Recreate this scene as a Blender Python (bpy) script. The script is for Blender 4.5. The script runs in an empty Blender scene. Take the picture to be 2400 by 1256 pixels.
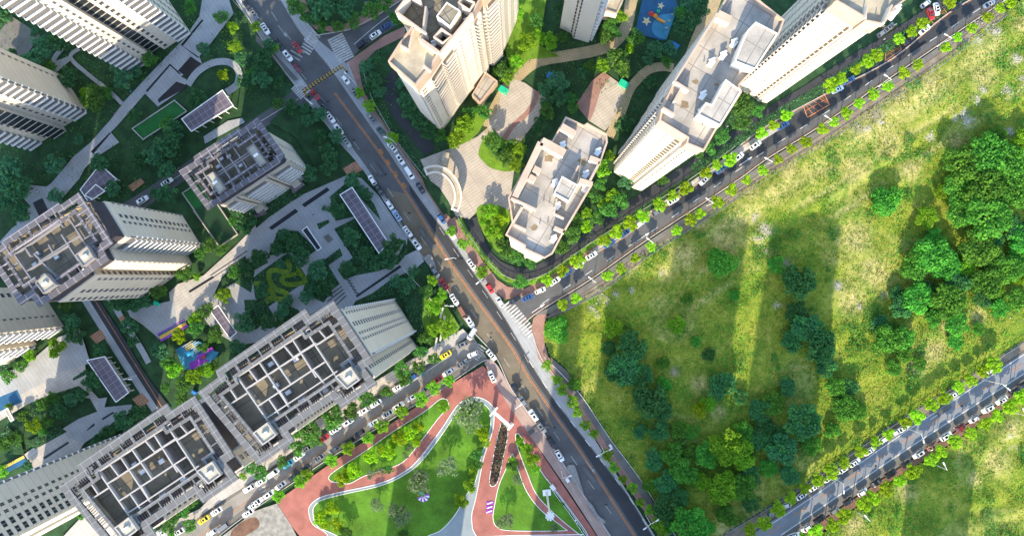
import bpy, math, random
import numpy as np
from mathutils import Vector, Matrix
R=math.radians
random.seed(7); rng=np.random.default_rng(7)
SC=bpy.context.scene
COL=SC.collection
# ---------------- camera ----------------
H=255.0; F=1600.0; NAD=(1214.0,648.0)
def ray(px,py): return Vector(((px-1200)/F,-(py-628)/F,-1.0))
Q=ray(*NAD).rotation_difference(Vector((0,0,-1)))
def P(px,py,z=0.0):
    d=Q@ray(px,py); t=(H-z)/-d.z
    return Vector((d.x*t,d.y*t,z))
cam=bpy.data.cameras.new('camera'); cam.sensor_width=36; cam.lens=24; cam.clip_end=6000; cam.clip_start=1
co=bpy.data.objects.new('camera',cam); COL.objects.link(co)
co.location=(0,0,H); co.rotation_mode='QUATERNION'; co.rotation_quaternion=Q
SC.camera=co
SC.render.resolution_x=1024; SC.render.resolution_y=535
# ---------------- light ----------------
EL=27.5; AZ=188.5
W=bpy.data.worlds.new('World'); SC.world=W; W.use_nodes=True
nt=W.node_tree; sk=nt.nodes.new('ShaderNodeTexSky'); sk.sky_type='NISHITA'; sk.sun_disc=False
sk.sun_elevation=R(EL); sk.sun_rotation=R(AZ); sk.air_density=1.0; sk.dust_density=0.6; sk.ozone_density=1.0
nt.links.new(sk.outputs[0],nt.nodes['Background'].inputs[0]); nt.nodes['Background'].inputs[1].default_value=0.15
sd=Vector((math.sin(R(AZ))*math.cos(R(EL)),math.cos(R(AZ))*math.cos(R(EL)),math.sin(R(EL))))
L=bpy.data.lights.new('sun','SUN'); L.energy=2.65; L.angle=R(0.6); L.color=(1.0,0.85,0.62)
lo=bpy.data.objects.new('sun',L); COL.objects.link(lo); lo.rotation_euler=(-sd).to_track_quat('-Z','Y').to_euler(); lo.location=sd*400
SC.view_settings.view_transform='Standard'; SC.view_settings.look='None'; SC.view_settings.gamma=1.0
SC.view_settings.exposure=1.93
# ---------------- materials ----------------
MATS={}
def newmat(name):
    m=bpy.data.materials.new(name); m.use_nodes=True; MATS[name]=m
    n=m.node_tree.nodes; return m,n,m.node_tree.links,n['Principled BSDF']
def ramp(n,stops):
    r=n.new('ShaderNodeValToRGB'); e=r.color_ramp.elements
    while len(e)<len(stops): e.new(0.5)
    for k,(p,c) in zip(e,stops): k.position=p; k.color=(*c,1)
    return r
def noise(n,l,vec,scale,det=4,rough=.6):
    t=n.new('ShaderNodeTexNoise'); t.inputs['Scale'].default_value=scale; t.inputs['Detail'].default_value=det; t.inputs['Roughness'].default_value=rough
    l.new(vec,t.inputs['Vector']); return t
def mixc(n,l,f,a,b,mode='MIX'):
    m=n.new('ShaderNodeMix'); m.data_type='RGBA'; m.blend_type=mode
    for sock,v in ((m.inputs['Factor'],f),(m.inputs['A'],a),(m.inputs['B'],b)):
        pass
    def put(s,v):
        if isinstance(v,(int,float)): s.default_value=v
        elif isinstance(v,tuple): s.default_value=(*v,1)
        else: l.new(v,s)
    put(m.inputs[0],f); put(m.inputs[6],a); put(m.inputs[7],b)
    return m.outputs[2]
def pos(n,rot=0.0):
    g=n.new('ShaderNodeNewGeometry')
    if not rot: return g.outputs['Position'],g
    m=n.new('ShaderNodeMapping'); m.inputs['Rotation'].default_value=(0,0,R(-rot)); n.id_data.links.new(g.outputs['Position'],m.inputs['Vector'])
    return m.outputs[0],g
def mat(name,c,rough=.8,var=.25,scale=.35,metal=0.0,fine=3.0,grid=None,rot=0.0,gridc=None,lines=None,linec=None,spec=.3,bump=0.0):
    """colour broken by two scales of noise; grid=(w,h,mortar) paving joints; lines=(period,width) floor joints in height"""
    m,n,l,b=newmat(name)
    v,g=pos(n,rot)
    a=noise(n,l,v,scale,5); f=noise(n,l,v,fine,3)
    lo_=tuple(x*(1-var) for x in c); hi=tuple(min(.95,x*(1+var)) for x in c)
    r=ramp(n,[(.3,lo_),(.7,hi)]); l.new(a.outputs[0],r.inputs[0])
    r2=ramp(n,[(.25,(1-var*.7,)*3),(.75,(1.0,)*3)]); l.new(f.outputs[0],r2.inputs[0])
    out=mixc(n,l,1.0,r.outputs[0],r2.outputs[0],'MULTIPLY')
    if grid:
        br=n.new('ShaderNodeTexBrick'); br.inputs['Scale'].default_value=1.0; br.offset=0.0 if len(grid)<4 else .5
        br.inputs['Brick Width'].default_value=grid[0]; br.inputs['Row Height'].default_value=grid[1]; br.inputs['Mortar Size'].default_value=grid[2]
        br.inputs['Mortar Smooth'].default_value=0.1; l.new(v,br.inputs['Vector'])
        br.inputs['Color1'].default_value=(1,1,1,1); br.inputs['Color2'].default_value=(.88,.88,.88,1)
        gc=gridc or tuple(x*.5 for x in c)
        out=mixc(n,l,1.0,out,br.outputs['Color'],'MULTIPLY') if False else mixc(n,l,br.outputs['Fac'],out,gc)
    if lines:
        sx=n.new('ShaderNodeSeparateXYZ'); l.new(g.outputs['Position'],sx.inputs[0])
        md=n.new('ShaderNodeMath'); md.operation='MODULO'; l.new(sx.outputs[2],md.inputs[0]); md.inputs[1].default_value=lines[0]
        lt=n.new('ShaderNodeMath'); lt.operation='LESS_THAN'; l.new(md.outputs[0],lt.inputs[0]); lt.inputs[1].default_value=lines[1]
        out=mixc(n,l,lt.outputs[0],out,linec or tuple(x*.55 for x in c))
    l.new(out,b.inputs['Base Color']); b.inputs['Roughness'].default_value=rough; b.inputs['Metallic'].default_value=metal
    b.inputs['Specular IOR Level'].default_value=spec
    if bump:
        bp=n.new('ShaderNodeBump'); bp.inputs['Strength'].default_value=bump; l.new(f.outputs[0],bp.inputs['Height']); l.new(bp.outputs[0],b.inputs['Normal'])
    return m
WA=33.9   # axis of the western towers
mat('asphalt',(.10,.10,.10),.85,.22,.12)
mat('asphalt_pale',(.19,.20,.215),.85,.15,.15)
mat('asphalt_worn',(.155,.128,.088),.85,.28,.10)
mat('asphalt_dark',(.040,.042,.046),.85,.2,.12)
mat('concrete_pave',(.24,.235,.22),.85,.18,.15,grid=(1.6,1.6,.05),rot=WA)
mat('street_tan',(.25,.23,.20),.9,.25,.12)
mat('kerb_stone',(.42,.41,.38),.8,.15)
mat('paint_white',(.62,.62,.60),.6,.2,1.0)
mat('paint_worn',(.36,.35,.31),.7,.35,1.0)
mat('paint_orange',(.50,.20,.06),.6,.3,1.0)
mat('paint_red',(.60,.22,.09),.7,.35,.8)
mat('brick_pink',(.34,.19,.15),.85,.22,.3,grid=(1.2,.6,.06),rot=WA,gridc=(.22,.13,.10))
mat('brick_orange',(.42,.22,.13),.85,.3,.4,grid=(1.0,1.0,.08),rot=WA)
mat('red_track',(.33,.125,.10),.85,.22,.22,grid=(4.0,4.0,.05),rot=52,gridc=(.26,.09,.07))
mat('pave_pink',(.36,.255,.21),.85,.2,.2,grid=(1.2,.6,.05),rot=38,gridc=(.27,.18,.15))
mat('paint_zebra',(.44,.43,.40),.7,.25,.8)
mat('grey_path',(.23,.27,.28),.8,.12,.2)
mat('paving_light',(.34,.345,.345),.8,.14,.2,grid=(1.5,.75,.035),rot=WA)
mat('paving_warm',(.42,.39,.35),.8,.16,.2,grid=(2.4,1.2,.05),rot=WA,gridc=(.26,.22,.19))
mat('paving_yellow',(.42,.325,.185),.8,.2,.25,grid=(.9,.9,.05),rot=20)
mat('paving_plaza',(.44,.385,.31),.8,.16,.2,grid=(6.5,1.1,.09),rot=WA,gridc=(.30,.25,.22))
mat('taupe',(.15,.14,.125),.9,.2,.3)
mat('black_stone',(.018,.02,.024),.35,.3,.3)
mat('dirt',(.22,.18,.13),.95,.3,.3)
mat('brown_soil',(.16,.09,.06),.95,.35,.4)
mat('gravel',(.27,.26,.23),.95,.35,.6)
mat('blue_floor',(.02,.10,.20),.6,.25,.3)
mat('light_blue_floor',(.05,.24,.36),.6,.2,.3)
mat('yellow_floor',(.75,.48,.08),.6,.15,.5)
mat('sand_star',(.60,.50,.28),.7,.15,.5)
mat('red_toy',(.6,.05,.04),.4,.1); mat('orange_toy',(.8,.30,.03),.4,.1); mat('green_toy',(.02,.45,.25),.4,.1)
mat('purple_toy',(.30,.05,.42),.4,.1); mat('cyan_toy',(.05,.45,.70),.4,.1); mat('yellow_toy',(.85,.6,.05),.4,.1)
mat('white_paint',(.78,.78,.76),.45,.08,.5)
mat('cream',(.68,.62,.53),.75,.08,.12)
mat('cream_cool',(.56,.55,.51),.7,.08,.1,lines=(3.0,.10),linec=(.5,.5,.49))
mat('beige_band',(.47,.34,.25),.75,.12,.3)
mat('beige_dark',(.36,.25,.18),.8,.2,.3)
mat('cladding',(.50,.46,.405),.7,.07,.15,lines=(3.0,.13),linec=(.25,.24,.23))
mat('cladding_warm',(.60,.54,.455),.7,.07,.15,lines=(3.0,.12),linec=(.34,.31,.28))
mat('louver_dark',(.060,.055,.070),.6,.25,.5,lines=(.6,.16),linec=(.025,.022,.03))
mat('crown_grey',(.125,.122,.118),.6,.10,.3,grid=(2.9,2.0,.07),rot=WA,gridc=(.23,.235,.24))
mat('crown_mauve',(.112,.104,.110),.6,.16,.3,grid=(2.9,2.0,.09),rot=WA,gridc=(.32,.29,.31))
mat('beam_white',(.36,.335,.31),.7,.12,.5)
mat('beam_mauve',(.22,.205,.205),.7,.12,.5)
mat('roof_deck',(.21,.18,.125),.9,.30,.25,grid=(6.0,6.0,.12),rot=WA,gridc=(.09,.08,.07))
mat('roof_stain',(.22,.165,.10),.9,.3,.5)
mat('roof_tan',(.42,.355,.25),.9,.28,.22)
mat('roof_tile_pale',(.38,.345,.295),.9,.30,.16,grid=(5.2,5.2,.13),rot=59,gridc=(.22,.19,.16))
mat('roof_stone',(.40,.37,.29),.85,.2,.4)
mat('slab_purple',(.115,.095,.115),.5,.2,.3,grid=(2.2,2.2,.10),rot=WA,gridc=(.22,.19,.21))
mat('metal_grey',(.30,.31,.32),.4,.1,.5,metal=.5)
mat('metal_white',(.70,.70,.68),.4,.1,.5)
mat('yellow_metal',(.45,.27,.03),.5,.2,.5); mat('black_metal',(.02,.02,.02),.5,.2)
mat('trunk',(.10,.075,.05),.95,.3,2.0)
mat('rubber',(.02,.02,.02),.8,.1)
mat('turf_green',(.022,.13,.03),.95,.15,.3,bump=.4)
mat('lawn_park',(.085,.21,.015),.95,.42,.10,fine=1.2,bump=.5)
mat('lawn_bright',(.14,.26,.02),.95,.30,.2,fine=1.5,bump=.5)
mat('bed_green',(.028,.074,.026),.95,.4,.25,fine=1.2,bump=.8)
mat('hedge_yellow',(.16,.24,.02),.95,.25,.8,fine=4.0,bump=.8)
mat('tent_blue',(.03,.18,.45),.6,.1)
mat('rubble',(.36,.33,.28),.95,.3,.8,bump=.5)
def glass(name,c,rough=.12):
    m,n,l,b=newmat(name); b.inputs['Base Color'].default_value=(*c,1); b.inputs['Roughness'].default_value=rough; b.inputs['Specular IOR Level'].default_value=.6
glass('glass_dark',(.025,.03,.035)); glass('glass_mid',(.13,.125,.12),.35); glass('car_glass',(.012,.015,.02),.08); glass('window_warm',(.10,.075,.055),.3)
glass('window_soft',(.30,.235,.17),.4)
def carmat(name,c,metal=0.0):
    m,n,l,b=newmat('car_'+name); b.inputs['Base Color'].default_value=(*c,1); b.inputs['Roughness'].default_value=.3; b.inputs['Metallic'].default_value=metal; b.inputs['Coat Weight'].default_value=.5
for k,c in dict(white=(.78,.78,.76),black=(.012,.014,.018),red=(.42,.015,.015),dark_red=(.16,.015,.02),grey=(.16,.17,.18),silver=(.48,.50,.52),blue=(.025,.09,.26),light_blue=(.28,.42,.60),yellow=(.78,.62,.02),green=(.03,.07,.055),teal=(.015,.28,.40),brown=(.22,.10,.06),pale_green=(.30,.36,.33),orange=(.65,.25,.03)).items(): carmat(k,c)
def leafmat(name,lo_,hi,trans=.35):
    m,n,l,b=newmat(name); n.remove(b)
    oi=n.new('ShaderNodeObjectInfo'); at=n.new('ShaderNodeAttribute'); at.attribute_name='tint'
    c=mixc(n,l,at.outputs['Fac'],lo_,hi)
    hs=n.new('ShaderNodeHueSaturation'); l.new(c,hs.inputs['Color'])
    mr=n.new('ShaderNodeMapRange'); mr.inputs['To Min'].default_value=.75; mr.inputs['To Max'].default_value=1.25; l.new(oi.outputs['Random'],mr.inputs['Value']); l.new(mr.outputs[0],hs.inputs['Value'])
    mr2=n.new('ShaderNodeMapRange'); mr2.inputs['To Min'].default_value=.49; mr2.inputs['To Max'].default_value=.53; l.new(oi.outputs['Random'],mr2.inputs['Value']); l.new(mr2.outputs[0],hs.inputs['Hue'])
    d=n.new('ShaderNodeBsdfDiffuse'); t=n.new('ShaderNodeBsdfTranslucent'); mx=n.new('ShaderNodeMixShader'); mx.inputs[0].default_value=trans
    l.new(hs.outputs[0],d.inputs[0]); l.new(hs.outputs[0],t.inputs[0]); l.new(d.outputs[0],mx.inputs[1]); l.new(t.outputs[0],mx.inputs[2]); l.new(mx.outputs[0],n['Material Output'].inputs[0])
leafmat('leaf_street',(.22,.42,.015),(.48,.68,.04),.5)
leafmat('leaf_dark',(.042,.145,.062),(.11,.27,.095),.35)
leafmat('leaf_mid',(.06,.17,.04),(.16,.33,.06),.4)
leafmat('leaf_bright',(.12,.29,.02),(.32,.52,.04),.45)
leafmat('leaf_yellow',(.20,.36,.01),(.42,.58,.03),.45)
leafmat('leaf_sparse',(.11,.16,.08),(.24,.30,.16),.35)
leafmat('leaf_purple',(.05,.03,.035),(.14,.09,.085),.2)
leafmat('leaf_field',(.06,.20,.035),(.18,.42,.05),.4)
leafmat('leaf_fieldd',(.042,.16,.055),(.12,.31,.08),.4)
leafmat('leaf_weed',(.14,.22,.025),(.44,.42,.09),.4)
leafmat('leaf_straw',(.30,.28,.10),(.50,.44,.22),.3)
leafmat('leaf_red',(.16,.03,.02),(.32,.06,.03),.3)
# ---------------- mesh helpers ----------------
class MB:
    def __init__(s): s.v=[]; s.f=[]; s.m=[]; s.names=[]
    def mi(s,name):
        if name not in s.names: s.names.append(name)
        return s.names.index(name)
    def face(s,pts,m):
        i=len(s.v); s.v+= [tuple(p) for p in pts]; s.f.append(tuple(range(i,i+len(pts)))); s.m.append(s.mi(m))
    def prism(s,poly,z0,z1,mt,ms=None,bottom=False):
        ms=ms or mt; poly=ccw(poly); n=len(poly)
        s.face([(p[0],p[1],z1) for p in poly],mt)
        if bottom: s.face([(p[0],p[1],z0) for p in reversed(poly)],mt)
        for i in range(n):
            a=poly[i]; b=poly[(i+1)%n]
            s.face([(a[0],a[1],z0),(b[0],b[1],z0),(b[0],b[1],z1),(a[0],a[1],z1)],ms)
    def ring(s,poly,w,z0,z1,mt,ms=None,w0=0.0):
        ms=ms or mt; poly=ccw(poly); o=inset(poly,w0) if w0 else poly; q=inset(poly,w0+w); n=len(poly)
        for i in range(n):
            j=(i+1)%n
            s.face([(*o[i],z1),(*o[j],z1),(*q[j],z1),(*q[i],z1)],mt)
            s.face([(*o[i],z0),(*o[j],z0),(*o[j],z1),(*o[i],z1)],ms)
            s.face([(*q[j],z0),(*q[i],z0),(*q[i],z1),(*q[j],z1)],ms)
            s.face([(*o[j],z0),(*o[i],z0),(*q[i],z0),(*q[j],z0)],ms)
    def bar(s,a,b,w,z0,z1,m,mt=None):
        a=Vector(a[:2]); b=Vector(b[:2]); d=b-a
        if d.length<1e-4: return
        nrm=Vector((-d.y,d.x)).normalized()*w/2
        s.prism([a-nrm,b-nrm,b+nrm,a+nrm],z0,z1,mt or m,m,True)
    def box(s,c,u,su,sv,z0,z1,m,mt=None):
        u=Vector(u[:2]).normalized(); v=Vector((-u.y,u.x)); c=Vector(c[:2])
        s.prism([c-u*su/2-v*sv/2,c+u*su/2-v*sv/2,c+u*su/2+v*sv/2,c-u*su/2+v*sv/2],z0,z1,mt or m,m,True)
    def tube(s,a,b,r0,r1,m,n=6):
        a=Vector(a); b=Vector(b); d=(b-a).normalized(); x=d.orthogonal().normalized(); y=d.cross(x)
        A=[a+(x*math.cos(t)+y*math.sin(t))*r0 for t in [2*math.pi*k/n for k in range(n)]]
        B=[b+(x*math.cos(t)+y*math.sin(t))*r1 for t in [2*math.pi*k/n for k in range(n)]]
        for k in range(n): s.face([A[k],A[(k+1)%n],B[(k+1)%n],B[k]],m)
        s.face(B,m); s.face(A[::-1],m)
    def mesh(s,name,off=(0,0,0)):
        me=bpy.data.meshes.new(name); ox,oy,oz=off
        me.from_pydata([(x-ox,y-oy,z-oz) for x,y,z in s.v],[],s.f)
        for k in s.names: me.materials.append(MATS[k])
        me.polygons.foreach_set('material_index',s.m); me.update(); return me
    def build(s,name,parent=None,off=None,label=None):
        if not s.f: return None
        if off is None: off=parent.location if parent else (0,0,0)
        o=bpy.data.objects.new(name,s.mesh(name,off)); COL.objects.link(o)
        if parent: o.parent=parent
        if label: o['label']=label
        return o
def area2(p): return sum(p[i][0]*p[(i+1)%len(p)][1]-p[(i+1)%len(p)][0]*p[i][1] for i in range(len(p)))/2
def ccw(p):
    p=[(float(q[0]),float(q[1])) for q in p]
    return p if area2(p)>0 else p[::-1]
def inset(poly,w):
    n=len(poly); out=[]
    for i in range(n):
        p0=Vector(poly[i-1]); p1=Vector(poly[i]); p2=Vector(poly[(i+1)%n])
        d1=(p1-p0).normalized(); d2=(p2-p1).normalized(); n1=Vector((-d1.y,d1.x)); n2=Vector((-d2.y,d2.x))
        k=1+n1.dot(n2); k=max(k,.3); out.append(tuple(p1+(n1+n2)*w/k))
    return out
def thing(name,label,cat,loc,group=None,rz=0.0):
    o=bpy.data.objects.new(name,None); COL.objects.link(o); o.location=loc; o.rotation_euler=(0,0,rz); o.empty_display_size=1
    o['label']=label; o['category']=cat
    if group: o['group']=group
    return o
def tag(o,label,cat,group=None):
    o['label']=label; o['category']=cat
    if group: o['group']=group
    return o
# photo tiles used while measuring (plan coordinates of the photograph)
S3=2.99
TO={'a':(0,0),'b':(600,0),'c':(1200,0),'d':(1800,0),'e':(0,418),'f':(600,418),'g':(1200,418),'h':(1800,418),'i':(0,836),'j':(600,836),'k':(1200,836),'l':(1800,836)}
def T(t,pts):
    ox,oy=TO[t]; return [(ox+p[0]/S3,oy+p[1]/S3)+tuple(p[2:]) for p in pts]
def Zm(o,s,pts): return [(o[0]+p[0]/s,o[1]+p[1]/s) for p in pts]
def W2(pts,z=0.0): return [tuple(P(p[0],p[1],z)[:2]) for p in pts]
def smooth(pts,closed=True,k=5):
    out=[]; n=len(pts); rngi=range(n) if closed else range(n-1)
    for i in rngi:
        p0,p1,p2,p3=(Vector(pts[(i-1)%n if closed else max(i-1,0)][:2]),Vector(pts[i][:2]),Vector(pts[(i+1)%n][:2]),Vector(pts[(i+2)%n if closed else min(i+2,n-1)][:2]))
        for j in range(k):
            t=j/k; out.append(tuple(.5*((2*p1)+(p2-p0)*t+(2*p0-5*p1+4*p2-p3)*t*t+(3*p1-p0-3*p2+p3)*t**3)))
    if not closed: out.append(tuple(pts[-1][:2]))
    return out
def offs(pts,w):
    """open polyline offset sideways by w"""
    out=[]
    for i,p in enumerate(pts):
        a=Vector(pts[max(i-1,0)]); b=Vector(pts[min(i+1,len(pts)-1)]); d=(b-a).normalized(); out.append((p[0]-d.y*w,p[1]+d.x*w))
    return out
LV=[0.0]
def sheet(name,px,m,sm=False,kerb=None,world=False,kind='structure',z=None,k=5):
    """a ground surface laid a few millimetres above the one before it"""
    pts=px if world else W2(px)
    if sm: pts=smooth(pts,True,k)
    if z is None: LV[0]+=.005; z=LV[0]
    b=MB(); b.face([(p[0],p[1],z) for p in ccw(pts)],m)
    o=b.build(name); o['kind']=kind
    if kerb:
        kb=MB(); kb.ring(pts,kerb[1],z-.01,z+kerb[2],kerb[0]); q=kb.build('kerb'); q['kind']='structure'
    return o
def strip(name,px,w,m,sm=True,kerb=None,z=None,world=False,wa=None,k=5):
    c=px if world else W2(px)
    if sm: c=smooth(c,False,k)
    wa=w if wa is None else wa
    pts=offs(c,w/2)+offs(c,-wa/2)[::-1]
    return sheet(name,pts,m,world=True,kerb=kerb,z=z)
# ---------------- ground, roads, pavements ----------------
g=MB(); g.face([(-1500,-1500,-.35),(1500,-1500,-.35),(1500,1500,-.35),(-1500,1500,-.35)],'bed_green'); g=g.build('ground'); g['kind']='structure'
# west estate floor, east estate floor
sheet('estate_ground',[(-900,-700),(545,-700),(560,0),(690,205),(767,294),(864,418),(1005,612),(1101,766),(1080,800),(370,1256),(0,1500),(-900,2100)],'bed_green',z=-.06)
sheet('estate_ground',[(690,-300),(744,70),(1025,490),(1190,690),(1284,665),(2380,-40),(2600,-300)],'bed_green',z=-.055)
# main road
Lk=[(470,-130),(553,0),(640,130),(705,218),(767,294),(800,338),(854,401),(956,555),(981,589),(1048,679),(1101,766),(1162,836),(1200,913),(1280,1023),(1327,1097),(1431,1256),(1520,1390)]
Rk=[(590,-130),(677,0),(744,80),(814,150),(854,241),(921,334),(978,420),(1025,495),(1068,558),(1122,639),(1185,715),(1247,779),(1267,836),(1310,896),(1401,1043),(1534,1256),(1620,1390)]
sheet('main_road',Lk+Rk[::-1],'kerb_stone' if 0 else 'paving_light',z=0.0)
SN=[(1185,722),(1220,696),(1284,669),(1367,609),(1467,552),(1521,505),(1608,451),(1735,341),(1800,294),(1934,221),(2088,140),(2211,40),(2300,-15),(2480,-120)]
SS=[(1225,760),(1250,739),(1280,719),(1384,655),(1508,568),(1645,478),(1735,418),(1800,371),(1914,301),(2051,207),(2188,114),(2302,37),(2420,-40),(2540,-120)]
sheet('side_road',SN+SS[::-1],'asphalt')
WN=[(1110,790),(1070,808),(1005,850),(918,903),(760,1003),(600,1120),(520,1172),(430,1235),(330,1300)]
WS=[(1150,852),(1132,846),(1028,916),(948,963),(814,1047),(747,1090),(600,1190),(520,1250),(440,1320)]
sheet('west_street',WN+WS[::-1],'taupe')
sheet('west_street_lane',[(w[0]*.86+s[0]*.14,w[1]*.86+s[1]*.14) for w,s in zip(WN,WS)]+[(w[0]*.25+s[0]*.75,w[1]*.25+s[1]*.75) for w,s in zip(WN,WS)][::-1],'street_tan')
sheet('north_road',[(735,85),(790,72),(830,68),(900,30),(960,-10),(1010,-50),(1040,-20),(1000,20),(930,60),(840,120),(812,150)],'asphalt')
sheet('estate_road',T('a',[(1794,1010),(1794,770),(1560,890)])+T('b',[(0,840),(270,700)]) if 0 else [(745,218),(725,240),(680,262),(600,312),(430,425),(340,487),(250,545),(225,515),(330,452),(420,392),(560,300),(640,250),(690,210),(705,200)],'asphalt')
DR=T('k',[]) 
# dark carriageway
cl=[(562,0-60),(604,10),(672,100),(760,215),(806,275),(905,418),(1000,560),(1075,660),(1150,760),(1215,850),(1290,960),(1370,1075),(1500,1270),(1580,1390)]
A1=[(520,-60),(564,-10),(636,92),(708,185),(779,280),(824,345),(876,418),(972,575),(1048,676),(1101,763),(1163,838),(1201,913),(1281,1023),(1328,1097),(1432,1256),(1500,1370)]
A2=[(600,-100),(652,-10),(702,72),(770,155),(830,240),(900,340),(960,430),(1010,500),(1050,550),(1112,640),(1180,738),(1234,830),(1258,872),(1300,936),(1387,1048),(1476,1165),(1531,1256),(1585,1345)]
sheet('main_road_lane',A1+A2[::-1],'asphalt',sm=False)
mid=[(590,-60),(640,15),(712,115),(785,219),(834,284),(891,361),(954,455),(1010,545),(1068,635),(1135,727),(1200,816),(1237,880),(1290,958),(1350,1043),(1420,1150),(1488,1256),(1540,1340)]
sheet('worn_lane',[(905,445)]+A1[7:12]+[(1300,1005)]+mid[6:12][::-1],'asphalt_worn')
sheet('new_lane',[(m_[0]+7,m_[1]-3) for m_ in mid[6:]]+[(x-2,y+2) for x,y in A2[6:]][::-1],'asphalt_dark')
sheet('side_road_lane',[(1560,505),(1735,390),(1914,275),(2060,178),(2230,62),(2420,-70),(2350,-70),(2200,50),(2040,160),(1900,245),(1720,360),(1545,480)],'asphalt_dark')
SR=strip('south_road',[(1690,1330),(1815,1240),(1990,1122),(2160,1008),(2400,851),(2560,748)],80,'asphalt',sm=False) if 0 else None
sheet('south_road',[(1640,1330),(1745,1262),(1900,1157),(2091,1023),(2228,933),(2400,823),(2600,695),(2640,750),(2400,906),(2228,1015),(2091,1103),(1867,1256),(1770,1330)],'taupe')
sheet('south_road_lane',[(1680,1315),(1800,1226),(1903,1162),(2094,1028),(2231,938),(2400,828),(2600,700),(2625,730),(2400,878),(2228,988),(2091,1078),(1830,1256),(1750,1315)],'asphalt_pale')
def line(px,w,m,closed=False,sm=True):
    c=W2(px); c=smooth(c,closed) if sm else c
    if closed: c=c+[c[0]]
    LV[0]+=.002; z=LV[0]; a=offs(c,w/2); b_=offs(c,-w/2); b=MB()
    for i in range(len(c)-1): b.face([(*b_[i],z),(*b_[i+1],z),(*a[i+1],z),(*a[i],z)],m)
    o=b.build('road_marking'); o['kind']='structure'; return o
def dashes(px,w,m,dash,gap,sm=True):
    c=[Vector(p) for p in (smooth(W2(px),False) if sm else W2(px))]
    LV[0]+=.002; z=LV[0]; b=MB(); seg=[(c[i+1]-c[i]).length for i in range(len(c)-1)]; tot=sum(seg)
    def at(s):
        for i,l in enumerate(seg):
            if s<=l or i==len(seg)-1: return c[i]+(c[i+1]-c[i])*(s/l)
            s-=l
    s=0
    while s+dash<tot:
        p=at(s); q=at(s+dash); d=(q-p).normalized(); n=Vector((-d.y,d.x))*w/2
        b.face([(*(p-n),z),(*(q-n),z),(*(q+n),z),(*(p+n),z)],m); s+=dash+gap
    o=b.build('road_marking'); o['kind']='structure'
def kerb(px,w=.3,h=.12,m='kerb_stone',sm=True):
    c=W2(px); c=smooth(c,False) if sm else c; b=MB()
    for i in range(len(c)-1): b.bar(c[i],c[i+1],w,0,LV[0]+h,m)
    o=b.build('kerb'); o['kind']='structure'
def shift(px,d): return offs(px,d)
for d in (-1.6,1.6): line(offs(mid[3:],d),.22,'paint_orange')
line(A2,.18,'paint_worn'); line(A1[1:],.16,'paint_worn')
dashes([((a[0]+b[0])/2,(a[1]+b[1])/2) for a,b in zip(mid[2:12],[(745,75),(815,165),(880,255),(930,330),(985,420),(1046,515),(1104,600),(1172,700),(1238,812),(1270,880)])],.2,'paint_worn',3.5,6)
dashes([(1240,845),(1300,936),(1387,1050),(1476,1167),(1531,1258),(1585,1345)],.25,'paint_white',3,6)
dashes([(620,60),(700,165),(760,240),(812,310),(900,430),(1000,575),(1110,735),(1200,868),(1262,960),(1350,1085),(1470,1256)],.22,'paint_worn',4,7)
dashes([(610,-20),(640,35),(700,120)],.25,'paint_worn',4,5)
sm_=[(1270,712),(1330,672),(1480,573),(1560,520),(1700,420),(1800,350),(1950,255),(2100,150),(2290,25),(2400,-50)]
dashes(sm_,.2,'paint_white',3.2,6.5)
line(shift(SS,-3.2),.16,'paint_orange'); line(shift(SS,-1.2),.16,'paint_red'); line(shift(SN,2.2),.16,'paint_orange')
line([(1800,1232),(1905,1163),(2094,1030),(2231,940),(2400,830),(2560,727)],.25,'paint_white'); line([(1830,1253),(2091,1075),(2228,985),(2400,875),(2560,770)],.3,'paint_white')
dashes([(1800,1250),(2091,1052),(2400,850),(2560,745)],.3,'paint_orange',5,7)
line(shift(WN,3),.18,'paint_worn'); line([(w[0]*.4+s[0]*.6,w[1]*.4+s[1]*.6) for w,s in zip(WN,WS)],.2,'paint_orange')
line([(830,105),(880,62),(930,25)],.2,'paint_white'); line([(700,232),(600,292),(400,425)],.18,'paint_white')
# zebra crossings: (centre, along, stripe direction, count, pitch, length, width)
def zebra(a,b,n,ln,w,m='paint_zebra'):
    A=Vector(W2([a])[0]); B=Vector(W2([b])[0]); d=(B-A).normalized(); nn=Vector((-d.y,d.x)); LV[0]+=.003; z=LV[0]; o=MB()
    for k in range(n):
        c=A+(B-A)*(k/(n-1))
        o.face([(*(c-nn*ln/2-d*w/2),z),(*(c-nn*ln/2+d*w/2),z),(*(c+nn*ln/2+d*w/2),z),(*(c+nn*ln/2-d*w/2),z)],m)
    o=o.build('zebra_crossing'); o['kind']='structure'
zebra((1188,712),(1246,783),13,4.6,.75)
zebra((786,88),(812,140),11,6.2,.7); zebra((741,80),(722,100),5,4.0,.6); zebra((734,92),(715,122),6,4.4,.6); zebra((700,118),(690,135),3,5.0,.55,'paint_worn')
zebra((695,200),(715,222),7,5,.6); zebra((1130,812),(1112,838),6,3.5,.55,'paint_worn'); zebra((598,1100),(630,1165),9,4,.6,'paint_worn')
zebra((440,1163),(418,1180),6,1.6,.5)
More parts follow.
